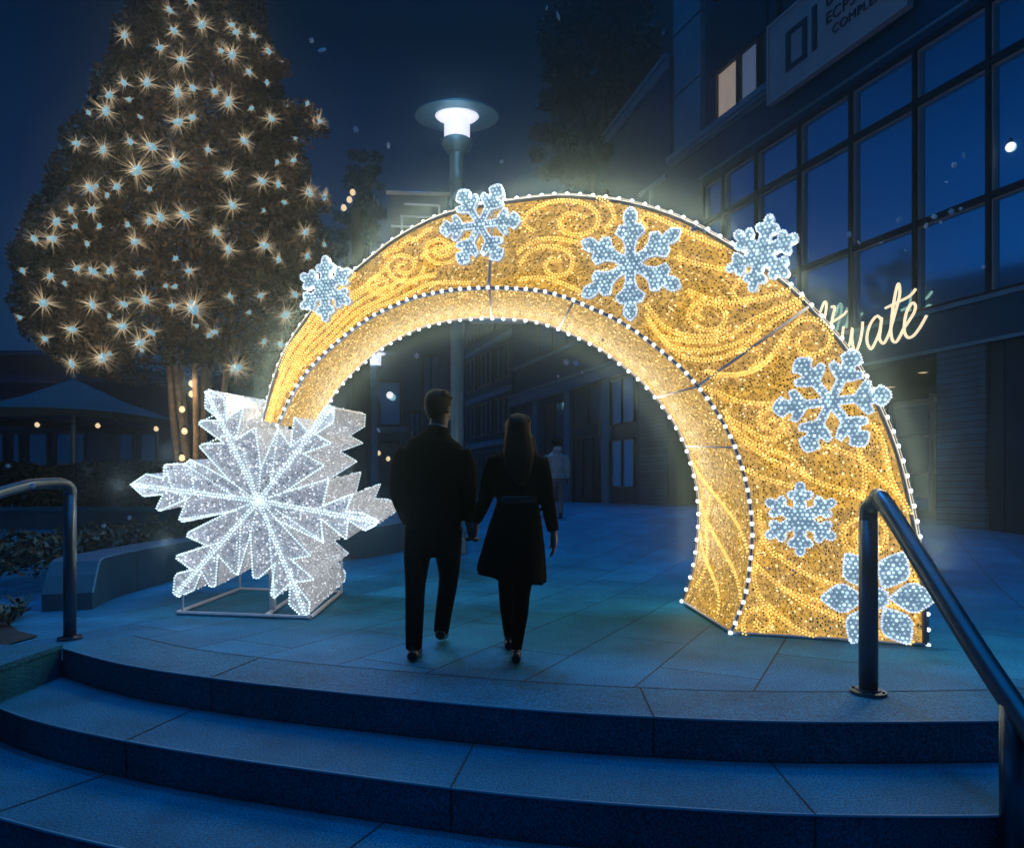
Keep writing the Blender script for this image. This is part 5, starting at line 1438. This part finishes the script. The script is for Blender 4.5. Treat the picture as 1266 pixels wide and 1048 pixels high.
# ------------------------------------------------------------------ drifting snow
def flake_mesh():
    bm = bmn()
    for k in range(6):
        a = k * math.pi / 3; d = Vector((math.cos(a), 0, math.sin(a)))
        tube(bm, [(0, 0, 0), tuple(d * .009)], [.0022, .0012], 5)
        for s in (-1, 1):
            b = a + s * .9; tube(bm, [tuple(d * .005), tuple(d * .005 + Vector((math.cos(b), 0, math.sin(b))) * .0035)], [.0012, .0008], 4)
    bead(bm, (0, 0, 0), .0036)
    return bm
proto = None
spots = [(160,640),(128,650),(40,600),(870,285),(858,283),(1050,290),(1062,300),(1112,272),(1145,279),(1176,262),(1188,258),(1163,275),(1120,310),(1155,268),(1180,204),(1192,192),(700,448),(712,449),(690,465),(720,460),(515,440),(468,532),(745,420),(10,576),(385,50),(398,62),(690,20),(676,10),(1216,330),(1170,225),(1090,300),(440,160),(620,200),(480,180)]
for i, (px, py) in enumerate(spots):
    p = at(px, py, rg.uniform(2.6, 4.2))
    if p.z < .1: p = at(px, py, 2.4)
    if proto is None: proto = o = obj('snowflake', flake_mesh(), 'snow', None, True)
    else: o = proto.copy(); C.objects.link(o)
    o.location = p; o.rotation_euler = (rg.uniform(-.9, .9), rg.uniform(0, 6), rg.uniform(-.9, .9)); k = rg.uniform(1.1, 2.1); o.scale = (k, k, k)
    tag(o, 'tiny white snowflake drifting in the night air', 'snowflake', 'drifting snowflakes')

# ------------------------------------------------------------------ light
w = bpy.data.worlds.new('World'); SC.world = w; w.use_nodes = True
nt = w.node_tree; N, L = nt.nodes, nt.links; N.clear()
wo = add(N, 'ShaderNodeOutputWorld'); bg = add(N, 'ShaderNodeBackground')
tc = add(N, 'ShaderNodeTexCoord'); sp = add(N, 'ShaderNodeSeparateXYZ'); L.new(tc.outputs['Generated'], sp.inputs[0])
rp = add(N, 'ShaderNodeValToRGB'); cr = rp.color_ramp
stops = [(0.0, (.0006, .036, .110)), (.18, (.0002, .026, .090)), (.38, (.0001, .013, .052)), (.55, (.00005, .0015, .006)), (.78, (.0001, .008, .030)), (.90, (.001, .42, 1.15)), (1.0, (.002, .60, 1.7))]  # overhead band brightened above the view to light the paving
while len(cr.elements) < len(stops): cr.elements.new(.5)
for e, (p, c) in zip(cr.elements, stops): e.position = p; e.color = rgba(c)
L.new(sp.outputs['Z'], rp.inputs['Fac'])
wx = add(N, 'ShaderNodeMapRange'); wx.inputs['From Min'].default_value = -.64; wx.inputs['From Max'].default_value = -.95; wx.inputs['To Min'].default_value = 1; wx.inputs['To Max'].default_value = 5.5; L.new(sp.outputs['X'], wx.inputs['Value'])  # sky brightened far left, outside the view, to light facade and panes
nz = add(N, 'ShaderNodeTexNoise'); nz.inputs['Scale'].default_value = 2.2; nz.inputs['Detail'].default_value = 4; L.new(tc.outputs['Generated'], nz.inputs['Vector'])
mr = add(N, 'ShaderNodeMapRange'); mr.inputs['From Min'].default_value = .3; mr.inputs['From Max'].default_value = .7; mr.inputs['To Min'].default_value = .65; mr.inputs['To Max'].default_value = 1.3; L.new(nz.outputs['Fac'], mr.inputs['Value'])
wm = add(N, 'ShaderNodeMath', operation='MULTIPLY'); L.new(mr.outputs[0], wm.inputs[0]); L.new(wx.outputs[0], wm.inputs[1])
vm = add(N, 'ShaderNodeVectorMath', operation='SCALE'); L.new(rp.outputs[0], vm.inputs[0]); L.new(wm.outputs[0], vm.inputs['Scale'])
sky = add(N, 'ShaderNodeTexSky', sky_type='NISHITA', sun_disc=False, sun_elevation=R(73), sun_rotation=R(4))
mu = add(N, 'ShaderNodeVectorMath', operation='MULTIPLY'); L.new(sky.outputs[0], mu.inputs[0]); mu.inputs[1].default_value = (.00001, .00012, .0004)
ad = add(N, 'ShaderNodeVectorMath', operation='ADD'); L.new(vm.outputs[0], ad.inputs[0]); L.new(mu.outputs[0], ad.inputs[1])
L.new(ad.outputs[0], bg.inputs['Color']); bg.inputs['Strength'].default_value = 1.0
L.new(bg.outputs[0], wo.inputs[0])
sun = bpy.data.lights.new('moon', 'SUN'); sun.energy = .75; sun.color = (.01, .36, 1.0); sun.angle = R(3)
so = bpy.data.objects.new('moon', sun); C.objects.link(so)
so.rotation_euler = Vector((.05, -.29, -.957)).to_track_quat('-Z', 'Y').to_euler()

# haze of the winter night, lit by the arch and lamps
m, nt, N, L = nodes('haze'); o = add(N, 'ShaderNodeOutputMaterial'); pv = add(N, 'ShaderNodeVolumePrincipled')
pv.inputs['Color'].default_value = (.64, .90, 1, 1); pv.inputs['Density'].default_value = .0085; pv.inputs['Anisotropy'].default_value = .935
L.new(pv.outputs[0], o.inputs['Volume']); M['haze'] = m
bm = bmn(); box(bm, (-48, -10, -2), (42, 67, 27)); hz = tag(obj('haze', bm, 'haze'), kind='stuff')
# ------------------------------------------------------------------ camera, render
cam = bpy.data.cameras.new('camera'); co = bpy.data.objects.new('camera', cam); C.objects.link(co); SC.camera = co
co.location = (0, 0, H); co.rotation_euler = (R(90), 0, 0)
cam.sensor_fit = 'HORIZONTAL'; cam.sensor_width = 36; cam.lens = 36 * F / 1266; cam.shift_y = (HY - 524) / 1266; cam.clip_end = 500; cam.clip_start = .05
SC.view_settings.view_transform = 'Standard'; SC.view_settings.look = 'None'; SC.view_settings.exposure = 0; SC.view_settings.gamma = 1
cy = SC.cycles
cy.use_denoising = True; cy.denoiser = 'OPENIMAGEDENOISE'; cy.denoising_prefilter = 'ACCURATE'; cy.use_adaptive_sampling = False; cy.max_bounces = 6; cy.diffuse_bounces = 2; cy.glossy_bounces = 3; cy.transparent_max_bounces = 8; cy.transmission_bounces = 2; cy.volume_bounces = 0
cy.sample_clamp_indirect = 4; cy.caustics_reflective = False; cy.caustics_refractive = False
